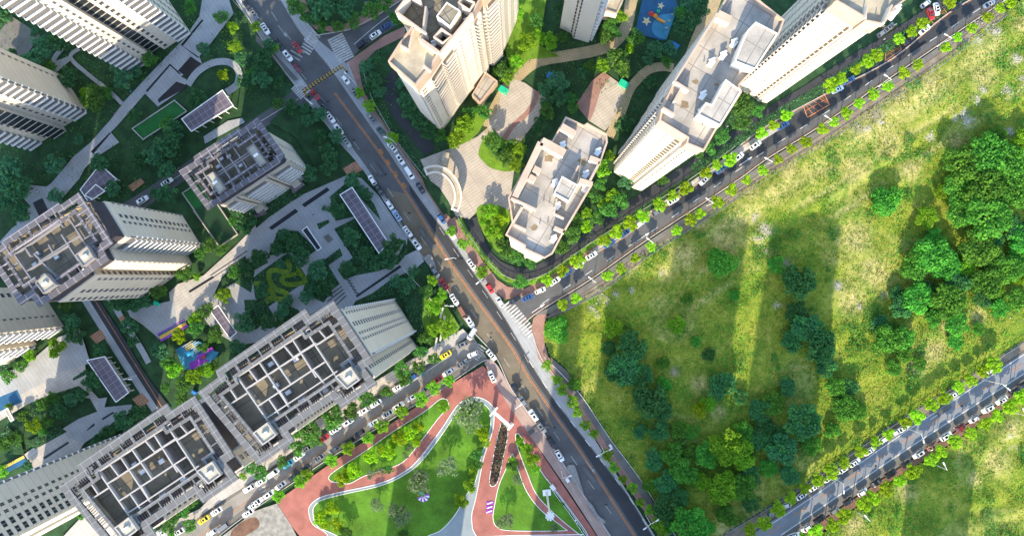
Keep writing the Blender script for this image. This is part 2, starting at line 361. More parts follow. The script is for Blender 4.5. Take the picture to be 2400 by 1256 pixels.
# worn characters and arrows painted on the road, red gridded boxes
def arrow(x,y,ang,m='paint_worn',s=1.0):
    c=Vector(W2([(x,y)])[0]); u=Vector((math.cos(ang),math.sin(ang))); v=Vector((-u.y,u.x)); LV[0]+=.003; z=LV[0]; b=MB()
    q=lambda a,t:(*(c+u*a*s+v*t*s),z)
    b.face([q(-3,-.12),q(1,-.12),q(1,.12),q(-3,.12)],m); b.face([q(1,-.55),q(3,0),q(1,.55)],m); o=b.build('road_marking'); o['kind']='structure'
for x,y in ((663,75),(1385,1095)): arrow(x,y,R(-52))
for x,y in ((2196,972),(2215,993)): arrow(x,y,R(33),'paint_white')
for x,y in ((1748,378),(1508,555),(1262,722)): arrow(x,y,R(34),'paint_white')
for x,y in ((893,356),(909,381),(927,408),(947,435)):
    c=Vector(W2([(x,y)])[0]); u=Vector((.62,-.78)); b=MB(); LV[0]+=.003
    for a,t,l,w in ((-1,0,1.6,.25),(0,0,1.9,.25),(1,0,1.4,.25)): 
        b.box(c+u*a*.7,(.78,.62),l,w,LV[0]-.002,LV[0],'paint_orange')
    b.box(c,u,2.4,.25,LV[0]-.001,LV[0]+.001,'paint_orange'); o=b.build('road_marking'); o['kind']='structure'
def gridbox(c,step,m,frame=.3,w=.12):
    p=[Vector(q) for q in W2(c)]; LV[0]+=.004; z=LV[0]; b=MB()
    def ln(a,d,w): b.bar(a,d,w,z-.003,z,m)
    for i in range(4): ln(p[i],p[(i+1)%4],frame)
    n1=max(2,int((p[1]-p[0]).length/step)); n2=max(2,int((p[3]-p[0]).length/step))
    
    for k in range(1,n2): 
        t=k/n2; ln(p[0].lerp(p[3],t),p[1].lerp(p[2],t),w)
    for k in range(-1,n1):
        t0=max(0,k/n1); t1=min(1,(k+2)/n1); ln(p[0].lerp(p[1],t0),p[3].lerp(p[2],t1),w)
    o=b.build('road_marking'); o['kind']='structure'
gridbox(T('d',[(228,695),(365,610),(430,735),(275,825)]),2.0,'paint_red',.3,.16)
gridbox(T('d',[(825,360),(915,310),(935,350),(820,430)]),2.3,'paint_red',.2,.1)
gridbox(T('d',[(1105,85),(1215,40),(1258,105),(1155,168)]),2.3,'paint_red',.2,.1)
gridbox(T('d',[(800,205),(870,165),(885,190),(815,235)]),2.5,'paint_red')
# ----- pavements along the main road -----
bp=[(814,147),(834,195),(854,238),(921,331),(978,417),(1025,492),(1068,555),(1122,636),(1160,680)]
sheet('brick_pavement',bp+[(1168,672),(1140,640),(1087,560),(1060,515),(1045,500),(1040,505),(1000,445),(990,420),(943,345),(905,290),(878,250),(855,205),(850,150),(880,120),(950,85),(950,62),(900,85)],'brick_pink')
sheet('brick_pavement',[(1068,508),(1087,538),(1130,610),(1165,655),(1190,672),(1230,676),(1284,648),(1380,585),(1470,530),(1475,540),(1380,600),(1284,668),(1225,694),(1185,702),(1160,684),(1122,639),(1068,558),(1045,520)],'brick_pink')
sheet('pavement',[(1385,588),(1480,525),(1600,440),(1735,345),(1830,285),(1850,290),(1735,362),(1608,449),(1521,503),(1467,550),(1370,605)],'paving_warm')
sheet('brick_pavement',[(700,0),(712,40),(740,70),(790,78),(830,68),(870,50),(930,10),(950,-20),(940,-30),(900,0),(850,35),(800,62),(755,62),(728,35),(715,0)],'brick_pink')
sheet('brick_pavement',[(1245,770),(1250,745),(1270,728),(1285,722),(1275,760),(1275,800),(1285,836),(1320,880),(1500,1150),(1565,1256),(1550,1256),(1430,1080),(1310,900),(1262,840)],'brick_pink')
sheet('path',[(1290,836),(1330,870),(1362,925),(1430,1030),(1500,1125),(1575,1250),(1562,1256),(1480,1125),(1420,1040),(1350,932),(1300,870)],'taupe')
sheet('brick_pavement',T('b',[(0,240),(60,300),(300,560),(270,570),(0,290)]),'taupe')
sheet('brick_square',T('b',[(610,1180),(700,1130),(750,1190),(650,1250)]),'brick_orange')
sheet('brick_square',T('f',[(1030,570),(1130,505),(1170,570),(1070,640)]),'brick_orange')
gridbox(T('f',[(1045,570),(1125,520),(1155,570),(1075,622)]),2.0,'paint_worn',.2,.12)
sheet('path',[(1250,738),(1284,722),(1384,660),(1508,573),(1645,483),(1800,376),(1914,306),(2051,212),(2188,119),(2350,8),(2352,18),(2195,130),(2060,222),(1920,318),(1808,388),(1650,496),(1512,586),(1390,672),(1290,735)],'taupe')
sheet('verge',[(1275,745),(1290,736),(1390,673),(1512,587),(1650,497),(1808,389),(1920,319),(2060,223),(2195,131),(2352,19),(2360,35),(2210,150),(2070,245),(1930,338),(1815,408),(1660,510),(1520,600),(1400,690),(1300,745)],'dirt')
sheet('verge',[(1560,1345),(1700,1250),(1890,1135),(2080,1003),(2220,915),(2400,800),(2580,690),(2600,698),(2400,821),(2228,931),(2091,1021),(1900,1155),(1640,1328)],'dirt')
sheet('verge',[(1790,1330),(1900,1262),(2100,1118),(2240,1030),(2400,925),(2640,770),(2630,755),(2400,908),(2228,1018),(2091,1106),(1870,1258)],'brown_soil')
strip('fence_path',[(1500,600),(1500,600)],1,'dirt') if 0 else None
for px,w,h in ((Lk,.3,.13),(bp,.3,.13),(SS,.3,.13),(SN[1:],.3,.13),(WN,.25,.13),(WS,.25,.13),([(1247,779),(1267,836),(1310,896),(1401,1043),(1534,1256)],.35,.15),([(735,85),(790,76),(830,66),(900,28),(960,-12)],.3,.13)): kerb(px,w,h)
# inner ring road of the east estate
inner=T('b',[(1000,440),(910,560),(900,680),(950,800),(1050,930),(1180,1080),(1250,1020),(1120,900),(1020,780),(990,660),(985,560),(1010,470)])
sheet('estate_road',inner,'asphalt_dark',sm=True)
e=[(1105,512),(1135,590),(1180,630),(1240,640),(1300,612),(1400,540),(1500,470),(1620,392),(1700,335),(1800,268),(1900,208),(2000,142),(2120,70),(2300,-60)]
strip('estate_road',e,4.2,'asphalt_dark'); 
strip('hedge_bed',[(1075,512),(1100,555),(1150,620),(1190,655),(1240,662),(1290,640),(1380,578),(1470,520)],2.0,'lawn_bright')
strip('hedge_bed',[(850,150),(858,200),(880,245),(925,310),(985,395),(1000,415)],2.8,'bed_green')
strip('hedge_bed',[(1620,398),(1700,352),(1800,282),(1910,218),(2000,160),(2110,90),(2140,70)],3.4,'bed_green')
# east estate paths and plaza
sheet('plaza',[(985,375),(1018,362),(1045,352),(1085,338),(1120,320),(1145,298),(1190,330),(1218,350),(1205,400),(1195,470),(1188,525),(1150,500),(1125,490),(1100,514),(1068,506),(1050,470),(1030,440),(1010,425)],'paving_plaza')
gp=[(1145,300),(1160,258),(1190,205),(1215,178),(1260,145),(1340,130),(1400,118),(1440,100),(1468,60),(1480,0),(1500,-60)]
strip('path',gp,4.4,'paving_yellow',k=6)
strip('path',[(1145,300),(1165,330),(1160,345)],4,'paving_yellow')
sheet('plaza',[(1180,200),(1200,185),(1230,195),(1285,235),(1260,280),(1210,345),(1185,335),(1145,350),(1145,290),(1165,262)],'paving_plaza')
strip('brick_band',T('c',[(170,640),(165,700),(100,800),(0,890)])+[(1180,330)],1.9,'brick_pink')
sheet('terrace',T('c',[(640,505),(800,620),(740,830),(650,920),(540,850),(450,740),(560,580)]),'paving_plaza')
sheet('terrace',T('c',[(640,505),(690,540),(620,640),(570,800),(545,850),(445,740),(560,570)]),'brick_pink')
strip('path',T('c',[(680,960),(760,800),(820,640),(880,560),(960,490),(1060,470),(1130,480)]),3.4,'paving_yellow')
strip('path',T('c',[(1250,400),(1330,200),(1400,60),(1440,-60)]),4.5,'paving_yellow')
sheet('playground',T('c',[(930,-80),(1110,-80),(1165,45),(1085,270),(1060,290),(860,235)]),'blue_floor')
sheet('playground',T('c',[(1130,90),(1100,100),(1020,120),(980,190),(1000,250),(1075,280),(1085,268),(1150,80)]),'light_blue_floor',sm=True)
def star(cx,cy,r,m,rot=0):
    pts=[(cx+ (r if k%2==0 else r*.45)*math.cos(rot+k*math.pi/5),cy+(r if k%2==0 else r*.45)*math.sin(rot+k*math.pi/5)) for k in range(10)]
    sheet('playground_star',pts,m)
star(*T('c',[(942,152)])[0],12,'sand_star',.3); star(*T('c',[(1042,45)])[0],9,'sand_star',.1)
sheet('lawn',T('c',[(0,0),(240,0),(190,320),(340,400),(120,420),(60,480),(0,540),(-60,300),(-40,60)]),'lawn_bright')
sheet('lawn',T('b',[(1340,1010),(1400,1030),(1500,990),(1560,930),(1600,860),(1640,780),(1560,760),(1400,900)]),'lawn_bright')
sheet('lawn',T('b',[(1560,1090),(1570,1030),(1600,970),(1660,940),(1794,1010),(1880,1080),(1830,1170),(1760,1205),(1650,1180),(1600,1140)]),'lawn_bright',sm=True)
sheet('lawn',T('f',[(1545,240),(1560,200),(1600,185),(1720,200),(1790,260),(1740,390),(1750,480),(1700,520),(1620,430),(1570,330)]),'lawn_bright',sm=True)
# ----- red park -----
park=T('j',[(1590,60),(1300,230),(900,500),(560,720),(200,970),(150,1020),(250,1180),(340,1290),(1794,1700),(2420,1300),(2020,700),(1794,360),(1700,170)])
sheet('park_paving',park,'red_track')
sheet('pavement',[(1168,858),(1200,914),(1280,1023),(1327,1097),(1431,1256),(1500,1360),(1465,1360),(1402,1256),(1340,1160),(1278,1070),(1235,1010),(1196,956),(1150,880),(1135,850),(1150,838)],'pave_pink')
line([(1160,850),(1206,935),(1290,1055),(1395,1235)],.2,'paint_worn')
wh=('white_paint',.2,.10)
L1=T('j',[(510,840),(530,870),(590,880),(660,885),(770,830),(960,770),(1050,720),(1150,600),(1280,430),(1350,350),(1345,305),(1320,290),(1280,300),(1180,380),(960,520),(760,660),(560,790)])
sheet('park_lawn',L1,'lawn_park',sm=True,kerb=wh)
sheet('park_path',T('j',[(370,1080),(385,1030),(450,980),(600,940),(870,880),(1040,800),(1150,700),(1300,500),(1400,350),(1470,295),(1560,280),(1640,320),(1670,380),(1660,520),(1600,700),(1560,900),(1540,1000),(1515,1100),(1520,1200),(1540,1400),(600,1400),(500,1240),(400,1170)]),'grey_path',sm=True,kerb=wh)
L2=T('j',[(400,1080),(420,1030),(470,995),(620,955),(880,895),(1050,815),(1170,715),(1320,515),(1415,370),(1480,325),(1560,312),(1620,345),(1645,400),(1640,520),(1580,700),(1540,870),(1480,960),(1400,1100),(1300,1210),(1200,1256),(1100,1330),(700,1330),(560,1245),(430,1180)])
sheet('park_lawn',L2,'lawn_park',sm=True,kerb=wh)
L3=T('j',[(1720,465),(1760,490),(1765,560),(1735,700),(1700,860),(1665,905),(1635,880),(1650,760),(1690,560)])
sheet('planting_bed',L3,'brown_soil',sm=True,kerb=wh)
L4=T('j',[(1790,680),(1750,780),(1700,900),(1670,1040),(1660,1130),(1690,1190),(1790,1215),(2150,1215),(2155,1190),(2000,1070),(1900,940),(1840,790),(1805,690)])
sheet('park_lawn',L4,'lawn_park',sm=True,kerb=wh)
L5=T('k',[(30,535),(60,550),(140,690),(220,820),(330,960),(520,1220),(510,1250),(470,1240),(300,1100),(170,960),(100,800),(40,640),(22,560)])
sheet('park_lawn',L5,'lawn_park',sm=True,kerb=wh)
line(T('j',[(1530,1256),(1600,1256),(1794,1248),(2300,1240)]),.3,'white_paint',sm=False)
sheet('gravel_lot',[(520,1256),(600,1195),(650,1178),(684,1231),(720,1300),(480,1330)],'gravel')
sheet('soil_heap',T('i',[(1620,1230),(1700,1150),(1794,1120),(1820,1180),(1740,1240),(1650,1290)]),'brown_soil',sm=True)
# ----- west estate paving -----
pl='paving_light'
sheet('path',T('a',[(150,1256),(390,1256),(520,1100),(640,1000),(780,840),(870,720),(1000,580),(1180,390),(1300,270),(1400,120),(1420,0),(1500,-60),(1600,-20),(1640,100),(1540,230),(1480,310),(1400,400),(1420,450),(1270,540),(1310,560),(1300,620),(1110,750),(1020,660),(830,880),(780,930),(840,1000),(670,1110),(600,1180),(560,1256),(380,1460),(170,1640),(120,1560)])[1:],pl)
sheet('pool_edge',T('a',[(1340,400),(1430,460),(1320,550),(1250,500)]),'black_stone')
sheet('dark_terrace',T('a',[(1240,575),(1310,600),(1300,625),(1115,725),(1110,700)]),'black_stone')
for q in ([(1025,640),(1195,450),(1270,520),(1262,527),(1197,465),(1037,650)],[(640,1065),(775,930),(782,937),(660,1080),(700,1100),(690,1110)],[(1270,320),(1420,140),(1430,148),(1285,328),(1400,405),(1392,412)]): sheet('drain_slot',T('a',q),'black_stone')
strip('path',T('a',[(1320,600),(1385,510),(1480,450),(1580,435),(1650,465),(1680,530),(1660,600),(1590,650)]),2.6,pl)
strip('path',T('a',[(560,345),(500,410),(640,540),(720,600),(790,660),(860,730)]),1.5,pl); strip('path',T('a',[(480,310),(400,390),(385,450),(500,410)]),1.8,pl); strip('path',T('a',[(500,410),(390,500),(290,570)]),1.5,pl)
sheet('turf_lawn',T('a',[(1230,705),(1320,785),(1010,985),(930,905)]),'turf_green',kerb=('kerb_stone',.3,.5))
sheet('terrace',T('a',[(-60,240),(0,225),(90,120),(290,250),(200,380),(100,470),(0,455),(-100,420)]),'taupe')
sheet('forecourt',T('a',[(1430,960),(1600,850),(1700,830),(1720,860),(1440,1010)])+[],pl)
sheet('path',T('e',[(0,450),(90,350),(250,230),(100,60),(150,40),(330,60),(420,0),(470,0),(330,200),(250,300),(40,470)]),pl)
sheet('turf_lawn',[(428,453),(474,424),(559,549),(516,577)],'turf_green',kerb=('kerb_stone',.25,.4))
strip('estate_lane',[(90,470),(150,590),(225,712),(285,805),(330,880),(392,965)],4.1,'asphalt_dark'); line([(225,705),(285,800),(345,895),(385,960)],.2,'paint_orange')
strip('pavement',[(200,700),(262,800),(345,930),(365,960)],2.6,pl); strip('pavement',[(252,690),(325,805),(350,850)],2.2,pl)
for q in (T('e',[(635,1105),(710,1055),(750,1115),(680,1160)]),T('i',[(930,295),(1000,250),(1055,310),(985,355)]),T('e',[(835,975),(870,955),(890,990),(855,1015)]),T('e',[(905,55),(990,0),(1020,30),(935,95)])): sheet('brick_square',q,'brick_orange')
sheet('plaza',T('e',[(1794,330),(1640,490),(1430,680),(1250,740),(1190,800),(1200,900),(1040,930),(900,930),(920,970),(1000,1020),(1120,1120),(1300,1000),(1380,960),(1480,850),(1510,800),(1560,690),(1700,560),(1830,500)]),'paving_warm')
sheet('plaza',T('e',[(890,925),(1000,905),(1230,850),(1240,1010),(1120,1125),(1000,1010)]),pl)
strip('drain_slot',T('e',[(1330,795),(1500,690)]),.9,'black_stone',sm=False) ; strip('drain_slot',T('e',[(1480,680),(1794,470)]),.35,'black_stone',sm=False); strip('drain_slot',T('e',[(1490,700),(1794,500)]),.3,'black_stone',sm=False)
strip('play_strip',T('e',[(1120,1115),(1310,1010)]),3.4,'purple_toy',sm=False); strip('play_strip',T('e',[(1122,1110),(1305,1008)]),2.0,'yellow_floor',sm=False); strip('play_strip',T('e',[(1115,1100),(1300,1000)]),.7,'blue_floor',sm=False)
sheet('playground',T('e',[(1235,1200),(1300,1160),(1400,1140),(1480,1200),(1540,1215),(1500,1280),(1340,1340),(1290,1330)]),'light_blue_floor')
sheet('playground',T('e',[(1300,1170),(1340,1140),(1370,1180),(1310,1210)]),'yellow_floor'); sheet('playground',T('i',[(1330,40),(1400,10),(1480,20),(1400,70),(1340,90)]),'purple_toy')
court=T('f',[(-30,380),(100,270),(320,120),(640,-20),(740,0),(860,120),(1000,330),(1065,410),(1050,540),(1130,500),(1180,580),(1060,690),(700,860),(640,960),(480,900),(300,1000),(100,1130),(-120,1170),(-300,1060),(-420,900),(-100,700)])
sheet('courtyard',court,pl)
bedm='bed_green'
for q in ([(60,150),(200,50),(330,120),(230,180),(120,260)],[(520,130),(640,30),(720,60),(830,180),(880,300),(780,190),(680,70),(590,120),(690,270),(560,300)],[(550,355),(700,280),(860,530),(1000,540),(1050,430),(1065,520),(1000,600),(860,650),(700,680),(620,710),(575,640),(680,555)],
          [(55,640),(230,520),(300,600),(370,710),(90,900),(0,840),(-20,700)],[(160,360),(300,370),(430,500),(350,560),(250,520),(90,540)],[(380,600),(480,560),(590,740),(520,790),(480,870),(330,800)],[(430,320),(510,290),(520,310),(445,360)],[(470,580),(590,490),(610,540),(510,610)],
          [(740,860),(960,700),(1060,660),(1180,740),(1230,900),(1420,1050),(1410,1100),(1280,1190),(1130,1150),(1010,810),(900,830)],[(-80,850),(60,850),(130,960),(0,1060),(-60,1010)],[(-200,640),(-70,560),(0,620),(-30,800),(-160,720)],[(160,860),(300,920),(330,980),(140,1060)],[(-30,560),(40,500),(90,590),(0,640)]):
    sheet('planting_bed',T('f',q),bedm)
# clipped yellow hedge swirl
Zs=lambda l:[(x/2.684,400+y/2.684) for x,y in l]
sw=Zs([(1800,565),(1825,600),(1805,638),(1735,625),(1697,643),(1702,695),(1740,745),(1795,765),(1812,790),(1775,808),(1705,803),(1675,828)])
rg=Zs([(1885,590),(1880,625),(1925,690),(1880,712),(1810,714),(1778,690),(1795,662),(1850,652),(1880,640)])
strip('clipped_hedge',sw,2.0,'hedge_yellow',k=6)
strip('clipped_hedge',rg,1.7,'hedge_yellow',k=6)
strip('clipped_hedge',T('f',[(-10,735),(50,745),(110,790),(130,830)]),1.8,'hedge_yellow')
for q,m in (([(325,185),(500,65),(520,85),(345,205)],'black_stone'),([(95,345),(280,215),(300,235),(115,365)],'black_stone'),([(700,822),(1010,608),(1022,622),(712,832)],'black_stone'),([(475,410),(510,390),(545,430),(510,455)],'taupe')): sheet('pool' if m=='black_stone' else 'mat',T('f',q),m)
for k in range(4): strip('step',T('f',[(475+k*30,850+k*12),(605+k*10,755+k*22)]),.35,'black_stone',sm=False)
for k in range(5): strip('step',T('f',[(635+k*14,705+k*22),(665+k*14,720+k*22)]),.4,'black_stone',sm=False)
sheet('lawn',T('f',[(1170,850),(1300,830),(1430,1040),(1400,1100),(1280,1190),(1215,1160),(1165,1000)]),'lawn_bright')
sheet('lawn',T('b',[(100,860),(250,720),(420,800),(520,1000),(560,1180),(480,1256),(400,1150),(280,960)]),'bed_green')
# south-west estate
sheet('plaza',T('i',[(0,270),(120,190),(450,40),(600,0),(620,200),(700,290),(760,280),(740,350),(930,330),(940,370),(600,600),(560,660),(250,780),(180,680),(300,590),(480,480),(560,430),(690,380),(640,290),(400,250),(200,330),(0,450),(-80,420)]),'paving_warm')
sheet('path',T('i',[(480,480),(560,430),(690,380),(700,290),(760,280),(740,350),(930,330),(940,370),(600,600),(480,560)]),pl)
for q in ([(620,505),(665,460),(675,475),(610,520)],[(720,430),(800,380),(810,390),(730,440)],[(310,700),(485,588),(495,600),(325,712)]): sheet('drain_slot',T('i',q),'black_stone')
for q in ([(200,420),(260,300),(560,200),(640,260),(560,300),(300,400)],[(180,600),(420,480),(480,520),(260,640)],[(0,590),(60,480),(150,560),(180,680),(60,680)],[(0,0),(100,40),(0,150)],[(520,150),(620,80),(640,110),(520,165)],[(620,610),(830,430),(1000,380),(1000,450),(640,620)]): sheet('planting_bed',T('i',q),'bed_green')
sheet('plaza',[(0,880),(70,850),(140,790),(190,770),(215,850),(150,870),(60,920),(0,930)],pl)
strip('play_strip',T('i',[(-20,340),(150,270)]),5,'blue_floor',sm=False); strip('play_strip',T('i',[(-20,820),(190,710)]),3,'blue_floor',sm=False); strip('play_strip',T('i',[(-20,800),(180,695)]),1,'yellow_floor',sm=False)
sheet('forecourt',[(150,1256),(230,1170),(300,1230),(260,1300),(120,1320)],'paving_warm')
sheet('pavement',[(360,1250),(395,1225),(470,1190),(500,1160),(520,1130),(600,1080),(700,1010),(860,905),(1000,820),(1085,770),(1100,785),(1010,848),(918,903),(760,1003),(600,1120),(520,1172),(430,1235),(400,1262)],'paving_warm')
# paler patches, stains and manholes on the carriageways
for q in (T('k',[(385,760),(430,752),(455,800),(470,850),(500,950),(465,905),(420,860),(395,800)]),T('k',[(520,1000),(560,1030),(600,1100),(650,1140),(640,1160),(580,1110),(535,1040)]),T('f',[(1180,560),(1230,540),(1290,700),(1330,790),(1290,770),(1215,610)])): sheet('road_patch',q,'concrete_pave',sm=True)
for x,y,w,l_ in ((884,395,1.6,6),(1002,560,1.4,9),(1090,730,1.8,5),(1260,1000,1.5,8),(1380,1110,1.6,7),(1700,395,1.4,8),(2150,120,1.4,7),(1990,1105,1.5,8),(2210,960,1.6,6),(800,1045,1.5,7),(700,1110,1.6,5)):
    p=P(x,y); rr_=MB(); LV[0]+=.002; rr_.box(p[:2],(.6,-.78) if x<1500 and y<1000 or y>1050 and x<1500 else (.83,.56),l_,w,LV[0]-.001,LV[0],'asphalt_dark' if x%2 else 'asphalt'); o=rr_.build('road_patch'); o['kind']='structure'
for x,y in ((770,240),(830,330),(905,410),(960,500),(1060,660),(1150,790),(1220,900),(1300,1000),(1420,1180),(1350,660),(1480,570),(1640,455),(1850,310),(2050,180),(2200,80),(2250,950),(2050,1090),(900,960),(650,1140)):
    p=P(x,y); rr_=MB(); LV[0]+=.002; rr_.face([(p.x+.42*math.cos(k*.628),p.y+.42*math.sin(k*.628),LV[0]) for k in range(10)],'black_metal'); o=rr_.build('manhole'); o['kind']='structure'
GZ=LV[0]+.02
# ---------------- buildings ----------------
MESHC={}
def inside(q,poly):
    r=False; n=len(poly)
    for i in range(n):
        x0,y0=poly[i][:2]; x1,y1=poly[(i+1)%n][:2]
        if (y0>q[1])!=(y1>q[1]) and q[0]<(x1-x0)*(q[1]-y0)/(y1-y0)+x0: r=not r
    return r
def cached(key,fn):
    if key not in MESHC: MESHC[key]=fn()
    return MESHC[key]
def win_mesh(w,h,g,frame):
    def f():
        b=MB(); y=.05
        b.face([(-w/2,-y,-h/2),(w/2,-y,-h/2),(w/2,-y,h/2),(-w/2,-y,h/2)],g)
        t=.09
        for x0,x1,z0,z1,yy in ((-w/2-t,-w/2,-h/2,h/2,.10),(w/2,w/2+t,-h/2,h/2,.10),(-w/2-t,w/2+t,h/2,h/2+t,.10),(-w/2-t,w/2+t,-h/2-t,-h/2,.20),(-.03,.03,-h/2,h/2,.07)):
            b.prism([(x0,-yy),(x1,-yy),(x1,0),(x0,0)],z0,z1,frame,frame,True)
        return b.mesh('window')
    return cached(('win',w,h,g,frame),f)
def balc_mesh(w,d,m,rail):
    def f():
        b=MB()
        b.prism([(-w/2,-d),(w/2,-d),(w/2,0),(-w/2,0)],-.15,.0,m,m,True)
        if rail>0:
            b.prism([(-w/2,-d),(w/2,-d),(w/2,-d+.14),(-w/2,-d+.14)],0,rail,m,m)
            for s in (-1,1):
                x=s*w/2; x0,x1=(x-.14,x) if s>0 else (x,x+.14)
                b.prism([(x0,-d+.14),(x1,-d+.14),(x1,0),(x0,0)],0,rail,m,m)
        return b.mesh('balcony')
    return cached(('balc',w,d,m,rail),f)
class Tower:
    def __init__(s,label,outline_px,zr,group=None,cat='tower block',inset_=1.6,name='apartment_tower'):
        s.rev=area2(W2(outline_px,zr))<0; s.crown=ccw(W2(outline_px,zr)); s.zr=zr
        c=sum((Vector(p) for p in s.crown),Vector((0,0)))/len(s.crown)
        s.t=thing(name,label,cat,(c.x,c.y,0),group); s.c=c
        s.items={'window':[],'balcony':[]}
        s.inset_=inset_
    def px(s,pts,z=None): return W2(pts,s.zr if z is None else z)
    def part(s,name,mb,label=None): return mb.build(name,s.t,label=label)
    def add(s,kind,mesh,p,ang): s.items[kind].append((mesh,p,ang))
    def facade(s,A,B,z0,z1,items,fh=3.0,wallw='cladding',gl='glass_dark',slab='white_paint'):
        """A->B along a wall of a counter-clockwise plan: outside lies on the right"""
        A=Vector(A[:2]); B=Vector(B[:2]); d=(B-A); Ln=d.length
        if Ln<1.5: return
        d/=Ln; nrm=Vector((d.y,-d.x)); ang=math.atan2(d.y,d.x); nf=int((z1-z0)/fh)
        for it in items:
            t0,t1,k=it[:3]; w=(t1-t0)*Ln; c=A+d*Ln*(t0+t1)/2
            if k=='w':
                ww=min(w,it[3] if len(it)>3 else 1.5)
                for f in range(nf): s.add('window',win_mesh(round(ww,1),1.5,gl,wallw),(c.x,c.y,z0+f*fh+1.7),ang)
            elif k=='b':     # a stack of balconies in front of dark glazing
                g=MB(); m=c+nrm*.04; g.box((m.x,m.y),(d.x,d.y),w-.05,.08,z0,z0+nf*fh,'glass_mid' if gl=='glass_dark' else gl); s.part('glazing',g)
                dep=it[3] if len(it)>3 else 1.3; rail=it[4] if len(it)>4 else 1.0
                for f in range(nf): s.add('balcony',balc_mesh(round(w,1),dep,slab,rail),(c.x,c.y,z0+f*fh+.15),ang)
            elif k=='r':     # dark recess strip with thin slab lines
                g=MB(); m=c+nrm*.03; g.box((m.x,m.y),(d.x,d.y),w,.06,z0,z0+nf*fh,gl); s.part('glazing',g)
                for f in range(nf): s.add('balcony',balc_mesh(round(w,1),.25,wallw,0),(c.x,c.y,z0+f*fh+.1),ang)
            elif k=='p':     # a plain pier standing proud
                dep=it[3] if len(it)>3 else .6
                g=MB(); m=c+nrm*(dep/2+.01); g.box((m.x,m.y),(d.x,d.y),w,dep,z0-z0+.2,z1+.02,it[4] if len(it)>4 else wallw); s.part('pier',g)
    def auto(s,poly,z0,z1,spec={},pitch=4.2,**kw):
        n=len(poly)
        for i in range(n):
            A=Vector(poly[i]); B=Vector(poly[(i+1)%n]); Ln=(B-A).length; m=(A+B)/2
            key=None
            for k,v in spec.items():
                q=Vector(v[0]); 
                if (m-q).length<v[1]: key=k
            if key: s.facade(A,B,z0,z1,[(1-i[1],1-i[0],*i[2:]) if s.rev else i for i in spec[key][2]],**kw); continue
            if Ln<2.6: continue
            nn=max(1,int(Ln/pitch)); s.facade(A,B,z0,z1,[((j+.5)/nn-.9/Ln,(j+.5)/nn+.9/Ln,'w') for j in range(nn)],**kw)
    def finish(s):
        camx=Vector((0,0))
        for kind,L_ in s.items.items():
            def key(it):
                _,p,a=it; nrm=Vector((math.sin(a),-math.cos(a))); q=Vector((p[0],p[1])); sx,sy=p[0]/(H-p[2])*F+1200,0
                vis=nrm.dot(-q)/max(1,q.length); k=F/(H-p[2]); px_=NAD[0]+p[0]*k; py_=NAD[1]-p[1]*k
                inside=(-10<px_<2410 and -10<py_<1266)
                return -((vis>0)*(1+vis)*(2 if inside else .1)*k)
            L_.sort(key=key)
            for mesh,p,a in L_[:100]:
                o=bpy.data.objects.new(kind,mesh); COL.objects.link(o); o.parent=s.t
                o.location=Vector(p)-s.t.location; o.rotation_euler=(0,0,a)
            rest=L_[100:]
            if rest:
                b=MB()
                for mesh,p,a in rest:
                    mats=[x.name for x in mesh.materials]; ca,sa=math.cos(a),math.sin(a)
                    for pl_ in mesh.polygons:
                        b.face([(p[0]+ca*v.x-sa*v.y,p[1]+sa*v.x+ca*v.y,p[2]+v.z) for v in (mesh.vertices[i].co for i in pl_.vertices)],mats[pl_.material_index])
                o=b.build(kind,s.t); o['kind']='stuff'
def near(px,z): return P(px[0],px[1],z)[:2]
